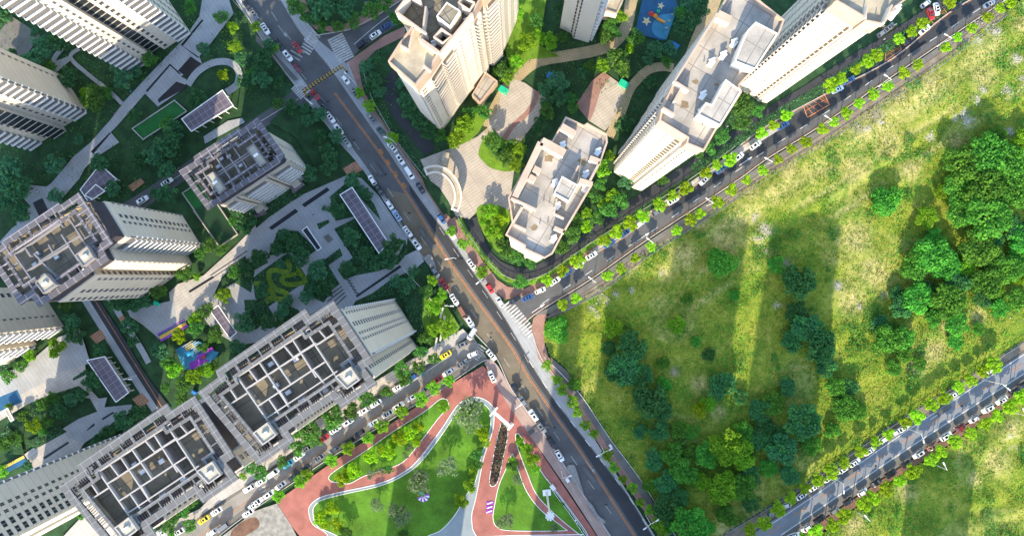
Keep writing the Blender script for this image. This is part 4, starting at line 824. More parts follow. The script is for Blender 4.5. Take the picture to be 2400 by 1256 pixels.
# ---------------- cars ----------------
def loft(b,secs,m):
    """secs: list of cross-sections (lists of points) along the car"""
    for i in range(len(secs)-1):
        A,B=secs[i],secs[i+1]; n=len(A)
        for k in range(n-1): b.face([A[k],B[k],B[k+1],A[k+1]],m)
    b.face(secs[0],m); b.face(secs[-1][::-1],m)
def car_parts(kind):
    Lc,Wc,hb,hr,x0,x1,x2,x3={'saloon':(4.7,1.84,.95,1.46,-1.75,-1.05,.45,1.15),'suv':(4.7,1.92,1.05,1.72,-2.1,-1.75,.55,1.15),'van':(5.2,1.95,1.15,2.0,-2.45,-2.3,1.15,1.75),'hatch':(4.1,1.75,.98,1.52,-1.85,-1.35,.5,1.15)}[kind]
    w=Wc/2; out=[]
    b=MB(); secs=[]
    for x,ww,zt in ((-Lc/2,.78,hb*.78),(-Lc/2+.12,.92,hb*.92),(-Lc/2+.5,1,hb),(x0,1,hb),(x3,1,hb),(Lc/2-.5,.97,hb*.86),(Lc/2-.12,.86,hb*.74),(Lc/2,.72,hb*.62)):
        y=w*ww; secs.append([(x,-y*.94,.22),(x,-y,.45),(x,-y,zt*.82),(x,-y*.88,zt),(x,y*.88,zt),(x,y,zt*.82),(x,y,.45),(x,y*.94,.22)])
    loft(b,secs,'PAINT'); 
    # roof and pillars
    r=w*.74; q=w*.88
    b.face([(x1,-r,hr),(x2,-r,hr),(x2,r,hr),(x1,r,hr)],'PAINT')
    for s in (-1,1):
        for xa,xb in ((x0,x1),(x3,x2)): b.tube((xa,s*q,hb),(xb,s*r,hr),.06,.06,'PAINT',4)
        b.tube(((x1+x2)/2,s*q,hb),((x1+x2)/2,s*r,hr),.05,.05,'PAINT',4)
        b.box((x3-.25,s*(w+.10)),(1,0),.18,.2,hb-.02,hb+.14,'PAINT')
    out.append(('body',b))
    e=.02
    b=MB(); b.face([(x3,-q,hb+e),(x3,q,hb+e),(x2,r,hr-e),(x2,-r,hr-e)],'car_glass'); out.append(('windscreen',b))
    b=MB(); b.face([(x0,q,hb+e),(x0,-q,hb+e),(x1,-r,hr-e),(x1,r,hr-e)],'car_glass'); out.append(('rear_window',b))
    for s in (-1,1):
        b=MB(); b.face([(x0,s*q,hb+e),(x3,s*q,hb+e),(x2,s*r,hr-e),(x1,s*r,hr-e)][::s],'car_glass'); out.append(('side_window',b))
    if kind in('suv','saloon'):
        b=MB(); b.box(((x1+x2)/2+.1,0),(1,0),(x2-x1)*.5,r*1.3,hr+.005,hr+.02,'car_glass'); out.append(('sunroof',b))
    for sx in (-1,1):
        for s in (-1,1):
            b=MB(); c=(sx*Lc*.29,s*(w-.1),.33); b.tube((c[0],c[1]-.11,c[2]),(c[0],c[1]+.11,c[2]),.33,.33,'rubber',10); b.tube((c[0],c[1]-.12,c[2]),(c[0],c[1]+.12,c[2]),.18,.18,'metal_grey',6); out.append(('wheel',b))
    for s in (-1,1):
        b=MB(); b.box((Lc/2-.12,s*w*.62),(1,0),.2,.34,hb*.5,hb*.68,'metal_white'); out.append(('headlight',b))
        b=MB(); b.box((-Lc/2+.05,s*w*.68),(1,0),.14,.3,hb*.55,hb*.75,'red_toy'); out.append(('tail_light',b))
    return out
CARP={}
def car_meshes(kind,color):
    if (kind,color) not in CARP:
        if kind not in CARP: CARP[kind]=car_parts(kind)
        r=[]
        for n_,b in CARP[kind]:
            b.names=['car_'+color if (x=='PAINT' or x.startswith('car_') and x!='car_glass') else x for x in b.names]; r.append((n_,b.mesh(n_)))
        CARP[(kind,color)]=r
    return CARP[(kind,color)]
ROWS={}
def car(x,y,color,kind,ang,row):
    p=P(x,y,.7); r=thing('parked_car' if kind!='van' else 'van','','van' if kind=='van' else 'car',(p.x,p.y,GROUNDZ),row[0],ang)
    for n_,me in car_meshes(kind,color):
        o=bpy.data.objects.new(n_,me); COL.objects.link(o); o.parent=r
    ROWS.setdefault(row,[]).append((x,y,color,kind,r))
GROUNDZ=GZ+.01
def ang_of(poly,x,y):
    best=None
    for a,b in zip(poly,poly[1:]):
        m=((a[0]+b[0])/2,(a[1]+b[1])/2); d=math.hypot(m[0]-x,m[1]-y)
        if best is None or d<best[0]: best=(d,math.atan2(-(b[1]-a[1]),b[0]-a[0]))
    return best[1]
def cars(t,lst,poly,row,flip=0):
    for q in lst:
        x,y=T(t,[(q[0],q[1])])[0] if t else q[:2]
        a=ang_of(poly,x,y)+(math.pi if (flip and random.random()<flip) else 0)+random.uniform(-.03,.03)+(q[4] if len(q)>4 else 0)
        car(x,y,q[2],q[3] if len(q)>3 else random.choice(['saloon','saloon','hatch']),a,row)
rA=('cars along the west kerb of the main road','on the west kerb of the main road, counting from the top'); rB=('cars along the east kerb of the main road','on the east kerb of the main road, counting from the top')
rC=('cars along the slanting road','on the slanting road, counting from the junction'); rD=('cars along the park street, building side','on the building side of the park street, counting from the right')
rE=('cars along the park street, park side','on the park side of the park street, counting from the right'); rF=('cars along the lower road, field side','on the near kerb of the lower road, counting from the left'); rG=('cars under the trees of the lower road','under the upper trees of the lower road, counting from the left')
rH=('cars at the north side road','beside the north side road, counting from the left'); rI=('cars on the estate roads','on the western estate road, counting from the right')
cars('a',[(1740,50,'black','suv'),(1785,105,'grey')],Lk,rA)
cars('b',[(70,210,'white'),(158,310,'black'),(228,398,'white','suv'),(295,340,'red'),(293,483,'dark_red'),(418,672,'red'),(465,735,'black'),(525,828,'white'),(583,910,'white','suv'),(638,998,'pale_green')],Lk,rA)
cars('f',[(818,15,'white'),(868,85,'black'),(937,185,'white'),(990,262,'light_blue'),(1065,375,'white'),(1128,462,'white','suv'),(1258,655,'grey'),(1318,740,'red','suv'),(1392,850,'white'),(1450,940,'brown','van'),(1500,1003,'white','suv')],Lk,rA,.4)
cars('b',[(630,563,'white'),(700,660,'grey'),(815,832,'grey'),(878,925,'green'),(957,1035,'white'),(1013,1120,'white','suv'),(1078,1215,'white','van')],Lk,rB,.4)
cars('f',[(1155,70,'black'),(1303,285,'blue'),(1370,388,'white','suv'),(1513,605,'white'),(1585,695,'grey'),(1640,770,'red'),(1710,865,'white')],Lk,rB,.4)
cars('k',[(-140,135,'white'),(25,220,'black'),(80,310,'grey'),(150,405,'white','suv'),(205,490,'grey','suv'),(275,595,'black','suv'),(332,688,'white','suv')],Lk,rA,.2)
cars('g',[(20,850,'black'),(110,835,'blue'),(198,785,'white'),(298,720,'white'),(385,660,'blue'),(468,605,'white'),(555,542,'white'),(680,460,'blue'),(790,385,'blue'),(895,318,'white'),(1010,240,'grey'),(1125,158,'white'),(1215,100,'black'),(1345,15,'silver')],SN,rC,.2)
cars('c',[(1460,1185,'blue'),(1580,1105,'white','suv'),(1700,1020,'white','suv')],SN,rC)
cars('d',[(100,885,'blue'),(480,632,'light_blue'),(560,568,'blue'),(975,285,'black'),(1090,215,'white'),(1310,55,'black'),(1540,35,'silver')],SN,rC)
cars('d',[(1130,105,'red','saloon',-1.9),(1172,72,'white','saloon',-1.9),(790,240,'grey'),(840,200,'grey'),(1095,35,'silver','hatch')],SN,('cars on the forecourt by the white tower','on the forecourt by the tall white tower, counting from the left'))
cars('b',[(748,315,'black','suv'),(840,252,'white','suv'),(920,190,'blue')],SN,rH); cars('b',[(780,8,'black','saloon',1.2)],SN,rH)
cars('j',[(1445,45,'grey'),(1350,105,'white','suv'),(1270,160,'red'),(1100,140,'blue'),(1000,210,'white'),(890,260,'black'),(843,322,'white'),(757,375,'white','suv'),(650,452,'white','suv'),(560,505,'white'),(478,570,'red'),(360,640,'grey'),(308,690,'white'),(228,745,'teal'),(125,810,'white','van'),(40,870,'white')],WN,rD,.3)
cars('j',[(1200,215,'grey'),(1095,280,'silver','suv'),(1000,340,'white','suv'),(925,395,'silver'),(833,455,'white','suv'),(730,530,'black'),(655,590,'black','suv'),(548,648,'grey'),(445,705,'grey'),(350,775,'black'),(270,835,'black'),(178,895,'white'),(98,955,'white','suv'),(15,1010,'white')],WN,rE,.3)
cars('f',[(1440,1165,'grey','suv'),(1515,1085,'silver','van',.6),(1330,1235,'yellow'),(1520,1230,'white')],WN,rD); cars('f',[(1650,1235,'white')],Lk,rB)
cars('i',[(1785,1035,'white'),(1745,1088,'white'),(1570,1185,'grey','van'),(1490,1225,'white')],WN,rE); cars('i',[(1750,915,'white','suv'),(1525,1075,'white'),(1435,1135,'yellow'),(1260,1220,'white'),(1150,1225,'white')],WN,rD)
SRl=[(1700,1315),(1867,1256),(2091,1103),(2228,1015),(2400,906)]
cars('l',[(1780,190,'black'),(1720,240,'black'),(1628,300,'white'),(1528,360,'white','suv'),(1432,432,'silver'),(1340,490,'dark_red'),(1237,550,'white','suv'),(1145,620,'brown'),(1045,675,'silver','suv'),(960,745,'black'),(852,812,'black','suv'),(750,875,'black'),(655,942,'white'),(555,1005,'black'),(455,1070,'grey'),(352,1130,'black','suv'),(262,1195,'white'),(175,1245,'white','suv')],SRl,rF,.3)
cars('l',[(1555,85,'white'),(1285,265,'white'),(940,495,'white'),(885,525,'silver'),(795,578,'white'),(700,655,'white'),(600,735,'white'),(510,785,'white','suv'),(420,840,'white'),(318,905,'white'),(228,965,'white'),(125,1032,'silver'),(20,1090,'grey')],SRl,rG,.3)
cars('e',[(1178,30,'white'),(1008,155,'white','suv')],[(250,545),(430,425)],rI); cars('e',[(18,815,'white')],[(250,545),(430,425)],rI)
kn={'suv':'tall car','saloon':'saloon car','hatch':'short car','van':'van'}
for row,l in ROWS.items():
    keyf={'right':lambda q:-q[0],'top':lambda q:q[1],'left':lambda q:q[0],'junction':lambda q:q[0]}[row[1].split()[-1]]
    l.sort(key=keyf); cnt={}
    for x,y,c,k,o in l: cnt.setdefault((c,k),[]).append(o)
    for (c,k),os_ in cnt.items():
        for i,o in enumerate(os_):
            base,ct=row[1].split(', counting')
            cn=c.replace('_',' ')
            o['label']=(f'only {cn} {kn[k]} {base}' if len(os_)==1 else f'{ORDN[i]} {cn} {kn[k]} {base}, counting{ct}')
# ---------------- trees ----------------
def leaves(blobs,size,nper,mat_,shell=.62,flat=.75,tilt=.8,seed=0,twosided=True):
    """leaf clumps scattered through the outer part of overlapping lobes"""
    r=np.random.default_rng(seed); C=[];N=[];TT=[]
    tv=sum(b[3]**2 for b in blobs)
    for bx,by,bz,br in blobs:
        n=max(8,int(nper*br*br/tv)); d=r.normal(size=(n,3)); d/=np.linalg.norm(d,axis=1)[:,None]
        d[:,2]=np.where(r.random(n)<.72,np.abs(d[:,2]),d[:,2]); rr=br*(shell+(1-shell)*r.random(n)**.6); rr*=1+.16*np.sin(d[:,0]*7+bx*3)*np.cos(d[:,1]*6+by*2)
        p=d*rr[:,None]; p[:,2]*=flat; C.append(p+[bx,by,bz]); N.append(d); TT.append(np.clip(r.normal(.5,.25,n)+(.25 if r.random()<.4 else -.1),0,1))
    C=np.concatenate(C);N=np.concatenate(N);TT=np.concatenate(TT); n=len(C)
    N=N+r.normal(size=(n,3))*tilt; N[:,2]+=.35; N/=np.linalg.norm(N,axis=1)[:,None]
    a=np.cross(N,r.normal(size=(n,3))); a/=np.linalg.norm(a,axis=1)[:,None]; b=np.cross(N,a)
    s=(size*(.6+.8*r.random(n)))[:,None]; k=.62+.3*r.random(n)[:,None]
    V=np.stack([C-a*s*.5,C+b*s*.45*k+N*s*.12,C+a*s*.55,C-b*s*.45*k+N*s*.12],1).reshape(-1,3)
    return V,np.repeat(TT,4)
def quads_mesh(name,V,T_,mat_):
    n=len(V)//4; me=bpy.data.meshes.new(name); me.vertices.add(len(V)); me.vertices.foreach_set('co',V.astype(np.float32).ravel())
    me.loops.add(n*4); me.loops.foreach_set('vertex_index',np.arange(n*4,dtype=np.int32)); me.polygons.add(n); me.polygons.foreach_set('loop_start',np.arange(0,n*4,4,dtype=np.int32)); me.polygons.foreach_set('loop_total',np.full(n,4,dtype=np.int32))
    at=me.attributes.new('tint','FLOAT','POINT'); at.data.foreach_set('value',T_.astype(np.float32)); me.materials.append(MATS[mat_]); me.update(); return me
def trunk_mesh(h,r,hub,seed):
    rr=random.Random(seed); b=MB(); x=rr.uniform(-.15,.15); top=(x,rr.uniform(-.15,.15),h)
    b.tube((0,0,-.3),top,r,r*.6,'trunk',7)
    for k in range(6):
        a=k*1.05+rr.random(); e=(top[0]+math.cos(a)*hub*.6,top[1]+math.sin(a)*hub*.6,h+hub*rr.uniform(.3,.8)); m=tuple((p+q)/2+(.15*hub if i==2 else 0) for i,(p,q) in enumerate(zip(top,e)))
        b.tube((top[0],top[1],h*rr.uniform(.75,1)),m,r*.5,r*.3,'trunk',5); b.tube(m,e,r*.3,r*.1,'trunk',4)
    return b.mesh('trunk')
# proto trees have crown radius 1 unit in plan before scaling
TP={}
def proto(kind,seed):
    k=(kind,seed)
    if k in TP: return TP[k]
    r=random.Random(seed*13+hash(kind)%1 if 0 else seed*13+len(kind)*7)
    m,Rr,n,lobes,sz,fl=dict(street=('leaf_street',2.1,950,10,.42,.9),dark=('leaf_dark',3.0,1000,13,.52,.8),mid=('leaf_mid',3.0,950,13,.50,.8),bright=('leaf_bright',2.8,950,12,.48,.8),yellow=('leaf_yellow',2.4,800,11,.42,.8),
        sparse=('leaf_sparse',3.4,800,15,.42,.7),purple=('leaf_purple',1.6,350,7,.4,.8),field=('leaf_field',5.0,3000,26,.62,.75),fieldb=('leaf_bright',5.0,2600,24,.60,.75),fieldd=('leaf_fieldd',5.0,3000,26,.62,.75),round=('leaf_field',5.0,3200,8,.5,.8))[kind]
    blobs=[(0,0,0,Rr*.55)]
    for i in range(lobes):
        a=r.random()*6.283; d=Rr*(.35+.42*r.random()**.7); br=Rr*r.uniform(.20,.36)
        if kind=='round': d*=.7; br*=1.35
        blobs.append((math.cos(a)*d,math.sin(a)*d,(Rr*.45-d*.45)*fl+r.uniform(-.2,.3)*br,br))
    V,Tt=leaves(blobs,sz,n,m,seed=seed,shell=.5 if kind=='sparse' else .62)
    ext=np.percentile(np.hypot(V[:,0],V[:,1]),97); V*=Rr/ext
    TP[k]=(quads_mesh('crown',V,Tt,m),trunk_mesh(Rr*.9 if kind!='round' else Rr*.5,Rr*.055+.05,Rr*.9,seed),Rr); return TP[k]
def tree(x,y,dpx,kind,nm,cat,group,hs=1.0,items=None,desc=None,h=None):
    seed=random.randint(0,4 if 'field' in kind else 3); cr,tr,Rr=proto(kind,seed); rad=dpx/2/F*H
    s=rad/Rr*1.0; fl_={'round':.35,'field':.75,'fieldb':.8,'fieldd':.7}.get(kind,1.15*hs); hh=(h if h else rad*fl_); p=P(x,y,hh); px_trunk=Rr*.9 if kind!='round' else Rr*.5
    r=thing(nm,desc or '',cat,(p.x,p.y,0.0),group)
    rz=random.random()*6.28
    c=bpy.data.objects.new('crown',cr); COL.objects.link(c); c.parent=r; c.location=(0,0,hh); c.scale=(s,s,s*random.uniform(.9,1.1)); c.rotation_euler=(0,0,rz)
    t=bpy.data.objects.new('trunk',tr); COL.objects.link(t); t.parent=r; t.scale=(s,s,hh/px_trunk*.8); t.rotation_euler=(0,0,rz)
    if items is not None: items.append((r,x,y,desc))
    return r
SIZEW=lambda d:'small' if d<26 else ('large' if d>48 else 'medium')
KW=dict(dark='dark green',mid='mid green',bright='bright green',yellow='yellow green',sparse='thin grey green',street='light green',field='leafy green',fieldb='sunlit green',fieldd='deep green',round='dome shaped')
def row_trees(lst,d,kind,label,ct,group,hs=1.0,h=None):
    big=.98 if 'lower road' in label else 1.2
    lst=sorted(lst,key=lambda q:q[1] if ct=='top' else q[0])
    for i,q in enumerate(lst):
        tree(q[0],q[1],(q[2] if len(q)>2 else d*random.uniform(.84,1.14))*big,kind,'street_tree','street tree',group,hs,h=h,desc=f'{ORDN[i]} {label}, counting from the {ct}')
row_trees([q for q in T('g',[(245,715),(345,645),(460,580),(645,445),(740,380),(830,315),(920,258),(1040,180),(1120,115),(1210,65)])+T('c',[(1355,1205),(1440,1155),(1530,1115),(1740,930)])+T('d',[(35,890),(130,810),(440,600),(520,550),(620,495),(690,430),(760,390),(915,275),(1010,225),(1080,165),(1270,20)])],27,'street','round street tree on the building side of the slanting road','left','street trees on the building side of the slanting road',1.6)
row_trees(T('g',[(345,885),(440,835),(670,680),(768,628),(857,553),(968,480),(1148,360),(1250,290),(1310,245),(1435,165),(1545,85),(1650,15)])+T('c',[(1755,1195)])+T('d',[(75,1115),(163,1045),(265,990),(375,915),(460,855),(547,800),(640,730),(735,663),(835,600),(955,510),(1040,455),(1240,330),(1330,265),(1425,200),(1535,125),(1615,65),(1700,15)]),25,'street','small street tree on the field side of the slanting road','left','street trees on the field side of the slanting road',1.6)
row_trees(T('k',[(245,60),(310,160),(360,230),(415,310),(465,385),(515,470),(570,540),(670,690),(720,770),(780,850),(840,920),(900,1010),(970,1070),(1010,1160),(1040,1230)]),24,'bright','leafy street tree between main road and field','top','street trees between main road and field',1.1)
row_trees(T('l',[(1580,55),(1505,100),(1418,165),(1328,215),(1238,285),(1140,335),(1045,408),(955,458),(845,545),(750,600),(645,672),(540,738),(440,802),(355,858),(258,928),(165,990),(68,1058)])+[(1790,1222),(1760,1240)],35,'street','street tree on the upper side of the lower road','left','street trees on the upper side of the lower road',1.5)
row_trees(T('l',[(1780,278),(1695,345),(1605,412),(1510,468),(1412,538),(1305,592),(1212,660),(1135,712),(1018,797),(918,858),(825,920),(725,982),(655,1028),(532,1110),(445,1172),(340,1225)])+[(1885,1262),(2440,890)],36,'street','street tree on the under side of the lower road','left','street trees on the under side of the lower road',1.9)
row_trees(T('b',[(285,50,40),(365,135,28),(460,185,26),(575,185,28),(690,150,32),(795,85,38),(890,30,40),(985,125,34)]),30,'mid','bushy street tree round the north side road corner','left','street trees round the north side road corner',1.2)
row_trees(T('b',[(735,650),(795,745),(955,970)])+T('f',[(1375,375),(1455,460),(1585,650)]),26,'bright','street tree on the brick pavement east of the main road','top','street trees on the brick pavement',1.4)
row_trees(T('j',[(1040,150,34),(1150,70,30),(1250,15,26),(1030,80,36),(915,245,26),(780,300,36),(670,380,34),(550,400,46),(540,470,32),(370,510,52),(290,500,40),(410,590,30),(290,630,34),(180,735,26),(30,810,34)])+T('i',[(1330,1170,30),(1190,1210,30)]),30,'mid','leafy tree on the building side of the park street','left','trees on the building side of the park street',1.2)
row_trees(T('j',[(1345,170),(1240,220),(1150,295),(1015,385),(885,475),(785,560),(655,640),(525,730),(365,810),(315,865),(165,975)]),29,'bright','leafy tree on the park side of the park street','left','trees on the park side of the park street',1.3)
row_trees(T('b',[(10,190),(130,345)])+T('f',[(1230,715),(1300,810)]),24,'bright','small tree on the west kerb of the main road','top','small trees on the west kerb',1.3)
IT=[]
def trees(t,lst,nm,cat,group,hs=1.0,pre=''):
    for q in lst:
        (x,y),=T(t,[q[:2]]); d=q[2]/S3; k=q[3] if len(q)>3 else 'dark'
        tree(x,y,d,k,nm,cat,group,hs,IT,f'{SIZEW(d)} {KW[k]} {cat}')
B,M,D,Yl='bright','mid','dark','yellow'
CT=('courtyard_tree','garden tree','garden trees of the housing estates')
trees('a',[(1235,200,100),(1330,60,110,M),(1550,120,110,M),(1640,190,100,B),(1650,330,110,B),(1570,530,90,Yl),(1430,340,100),(1720,580,120),(1380,690,140),(860,560,150),(660,700,190,M),(600,650,80,B),(820,480,100),(430,270,180),(300,330,160),(230,440,160),(490,540,150),(350,470,100,M),(1060,420,120,M),(960,500,100),(700,1150,130),(980,1130,130),(1200,1000,200),(1240,900,120),(1080,1080,150),(1160,1180,140),(400,1150,150),(560,980,80),(60,1190,200),(950,820,110),(240,230,70),(30,130,130),(80,380,80),(60,60,110),(750,650,100,M),(1180,870,110,M),(1700,420,110),(1780,520,100,M)],*CT)
trees('b',[(60,430,160),(90,330,110),(150,580,90),(40,560,140),(240,745,110),(150,730,90,M),(440,800,110),(370,850,100),(450,960,110),(560,960,110),(510,1060,130),(510,1160,130),(380,1220,120),(690,1250,90),(350,760,80),(450,60,190),(560,40,140),(640,60,150),(780,470,110),(820,560,120),(870,640,100),(860,410,100),(800,620,80),(1090,780,130),(1050,700,120),(1150,850,130),(1220,920,130),(1290,950,100,M),(1400,980,130,B),(1460,880,150,B),(1500,810,120,M),(1600,780,110,M),(1650,1000,150,M),(1740,1100,130,M),(1770,1020,100,M),(1720,500,120,M),(1770,560,90,B),(400,130,120),(1020,590,80),(1700,1080,90)],*CT)
trees('c',[(170,160,110,M),(30,80,120,B),(90,300,140,B),(260,290,130,B),(180,260,110,B),(30,440,100,B),(690,190,120,M),(760,130,100,B),(650,270,110,M),(720,240,90,M),(870,260,130,M),(1000,350,120),(960,410,100),(1100,350,110),(1180,100,110,M),(1250,150,150),(1330,60,130),(1230,40,110),(1180,200,110),(1080,440,90,M),(820,340,80,Yl),(740,420,170,M),(630,470,110,B),(780,480,130,M),(550,470,100,M),(500,510,90),(320,580,150),(240,620,120),(420,690,90,M),(330,680,130),(250,780,120,M),(430,760,90,M),(190,880,120),(250,720,110),(960,580,90),(790,880,140),(40,1040,120,B),(30,1160,100,B),(1620,740,160,M),(1720,790,100,M),(1600,860,130,M),(1460,960,120,M),(1380,1040,100,M),(690,1090,80,B),(640,1180,130,B),(1310,1090,70,M),(320,60,60),(350,260,90,M)],*CT)
trees('f',[(1640,230,120,B),(1600,290,90,B),(1720,300,110,Yl),(1670,370,130,B),(1720,450,100,M),(1760,530,110,M),(570,215,130),(680,20,110),(780,110,90),(665,420,140),(780,530,120),(970,470,160),(920,560,150),(860,590,120),(640,630,110),(430,650,150),(490,780,130),(360,830,110),(390,770,90),(320,540,150),(250,440,130),(200,390,90),(150,490,100),(170,595,70),(30,560,130),(50,780,110),(230,860,90),(180,930,110),(100,1010,130),(55,980,45,Yl),(1240,900,130,B),(1190,790,110,M),(1060,750,130),(1110,650,90),(990,720,100),(1250,1050,110,B),(1160,1220,100,M),(1340,1060,130,B),(480,210,40),(740,90,90),(1040,800,90),(1180,1120,100,M)],*CT)
trees('g',[(60,720,110,M),(420,390,130,M),(520,340,90,Yl),(600,280,100,M),(680,230,130,M),(760,160,120,M),(580,130,100,M),(620,50,100,M),(790,30,110),(700,130,110,B),(1060,20,80,M),(350,480,110,M),(50,550,120,M),(130,590,100,M),(520,250,90,B),(460,290,90,M),(640,180,90,B)],*CT)
trees('e',[(400,130,120),(160,240,140),(1180,120,150),(1090,100,90),(800,70,120),(740,110,100),(1720,300,170),(1400,530,90,M),(1470,470,110,M),(1560,500,90,M),(1300,670,120,M),(1380,690,60,B),(1565,820,120,B),(1440,920,120,M),(1360,970,100,B),(1720,1000,160),(500,1000,130),(540,1110,140),(460,880,120,M),(390,1180,150,B),(220,1240,90,B),(910,1040,130),(840,880,150),(1110,790,120,M),(950,870,120),(1020,850,110),(1260,1100,110,Yl),(1380,1060,110,M),(1500,1110,110,M),(1430,1180,90,M),(1660,1180,110),(940,1140,90),(1130,1200,130),(700,1200,110),(150,60,200),(40,60,160),(1650,650,110,M),(1720,620,120),(1520,1060,90,M),(30,170,110),(1640,300,80,M)],*CT)
trees('i',[(320,330,110,M),(420,370,120),(240,470,120,B),(330,460,100,M),(170,420,90,M),(50,600,120,M),(120,570,100,M),(500,300,100),(640,170,140),(560,270,90),(870,440,140),(970,390,120),(760,540,120),(700,580,90),(1230,100,130,B),(1180,50,110,M),(1280,200,120,M),(1370,130,130,B),(1450,90,110,B),(1270,300,110,M),(1500,60,90,M),(1160,220,80,M),(150,60,100,M),(60,140,110,M),(70,350,60,B),(1280,1070,120,M),(1340,1010,110,M),(1200,1120,130,M),(1760,760,110,M),(1700,840,60,B),(380,280,90,M),(300,520,80,M),(20,800,90,B),(200,760,80),(580,1100,80,M),(1160,1140,70,B)],*CT)
PT=('park_tree','park tree','trees on the park lawns')
trees('j',[(1010,570,110,Yl),(1080,530,110,Yl),(1140,500,90,Yl),(1120,590,80,Yl),(960,610,70,Yl),(810,700,110,Yl),(880,660,80,Yl),(940,660,110,Yl),(700,790,120,Yl),(610,850,110,Yl),(650,820,90,Yl),(1315,340,90,B),(1080,640,60,'sparse'),(1045,690,55,'sparse'),(930,790,75,M),(870,800,75,'sparse'),(800,820,75,'sparse'),(1500,400,240,'sparse'),(1590,540,100,Yl),(1610,600,70,Yl),(1565,480,70,Yl),(1545,680,90,M),(1560,750,70,M),(1340,770,160,'sparse'),(1150,880,180,'sparse'),(1490,900,110,B),(1430,1005,115,B),(1520,800,80,B),(850,1035,105,'sparse'),(1020,1085,180,'sparse'),(530,1070,110,Yl),(450,1130,110,Yl),(560,1180,110,Yl),(630,1240,110,M),(1040,1245,90,M),(1750,1150,130,'sparse'),(1794,740,80,B),(480,1180,70,Yl)],*PT)
trees('k',[(5,760,90,M),(100,640,90,B),(140,720,110,B),(170,780,70,B),(310,1005,30,B),(340,1025,25,B),(60,600,70,B),(40,565,35,B),(290,1195,70,'sparse'),(40,860,80,'sparse')],*PT)
FT=('field_tree','field tree','trees growing wild in the field')
FD='field';FB='fieldb';FS='fieldd'
def ftrees(l,hs=1.0):
    for x,y,r_,k in l: tree(x,y,r_*2,k,FT[0],FT[1],FT[2],hs,IT,f'{SIZEW(r_*1.3)} {KW[k]} field tree')
ftrees([(1690,612,36,'round'),(2070,470,36,'round'),(1310,772,32,'round'),(2168,510,27,FB),(1435,768,24,FB),(1480,812,36,FS),(1462,862,38,FS),(1520,935,42,FS),(1500,880,30,FS),(1550,960,26,FS),(1585,762,22,FB),(1690,905,34,FS),(1870,662,40,FS),(1890,765,36,FS),(1915,805,42,FS),(1865,735,28,FS),(1820,622,22,FD),(1855,800,26,FS),(1980,955,30,FD),(1955,905,24,FD),(1880,985,42,FS),(1830,1050,36,FS),(1810,945,28,FD),(1935,860,24,FS),
 (2250,385,44,FD),(2310,360,46,FD),(2370,385,40,FD),(2240,440,34,FD),(2300,440,50,FD),(2370,450,40,FD),(2250,500,34,FD),(2310,510,52,FD),(2385,540,34,FS),(2180,600,44,FD),(2140,620,36,FD),(2215,625,34,FD),(2190,560,24,FD),(2290,580,42,FD),(2320,600,30,FD),(2262,632,22,FB),(2310,660,38,FD),(2360,630,34,FD),(2385,600,26,FD),(2150,700,36,FD),(2215,705,40,FD),(2170,680,24,FS),(2100,690,20,FS),(2240,670,32,FS),(2080,795,36,FD),(2115,790,26,FD),(2120,830,20,FD),(2240,760,28,FD),(2190,745,22,FD),(2060,760,22,FS),(2110,720,28,FS),
 (1700,1045,40,FB),(1735,1065,34,FB),(1660,1065,32,FD),(1740,1010,24,FD),(1690,1140,38,FB),(1740,1140,32,FD),(1645,1125,22,FB),(1600,1105,32,FD),(1575,1065,28,FD),(1560,1125,28,FS),(1530,1075,26,FS),(1590,1005,22,FD),(1545,1010,24,FS),(1780,960,28,FS),(1780,1030,24,FS),(1615,1225,42,FD),(1560,1190,32,FS),(1650,1240,26,FD),(1660,945,20,FB),(1635,960,20,'yellow'),(1620,1010,20,FD),(1760,1115,26,FS),(1790,1000,24,FS),(1555,900,18,FD),(2330,560,22,FS),(2395,460,26,FB),(1820,1020,22,FS),(2395,560,34,FD),(2380,700,26,FD),(2340,722,22,FD),(2300,700,22,FS),(2395,335,30,FB),(2335,318,24,FD),(2205,452,18,FB),(2092,862,20,FD),(2152,852,18,FD),(1992,905,22,FS),(2012,965,18,FD),(1842,905,22,FS),(1852,1112,24,FS),(1800,1095,22,FD),(1902,1042,24,FD),(1622,1062,22,FD),(1500,1012,18,FS),(1525,1135,20,FD),(1590,1165,24,FS),(1700,1205,26,FD),(1760,1180,20,FS),(1735,930,18,FS),(1440,872,24,FS),(1425,815,18,FS),(1553,850,16,FD),(1345,900,16,FD),(1610,700,14,FD),(1720,690,14,FD),(1560,1230,20,FD),(1660,830,16,FS),(1630,800,14,FD),(1755,1065,18,FD),(1950,1010,20,FD),(2240,800,20,FD),(2290,770,16,FD),(2330,680,20,FB),(2385,650,20,FB)],.95)
place_labels(IT)
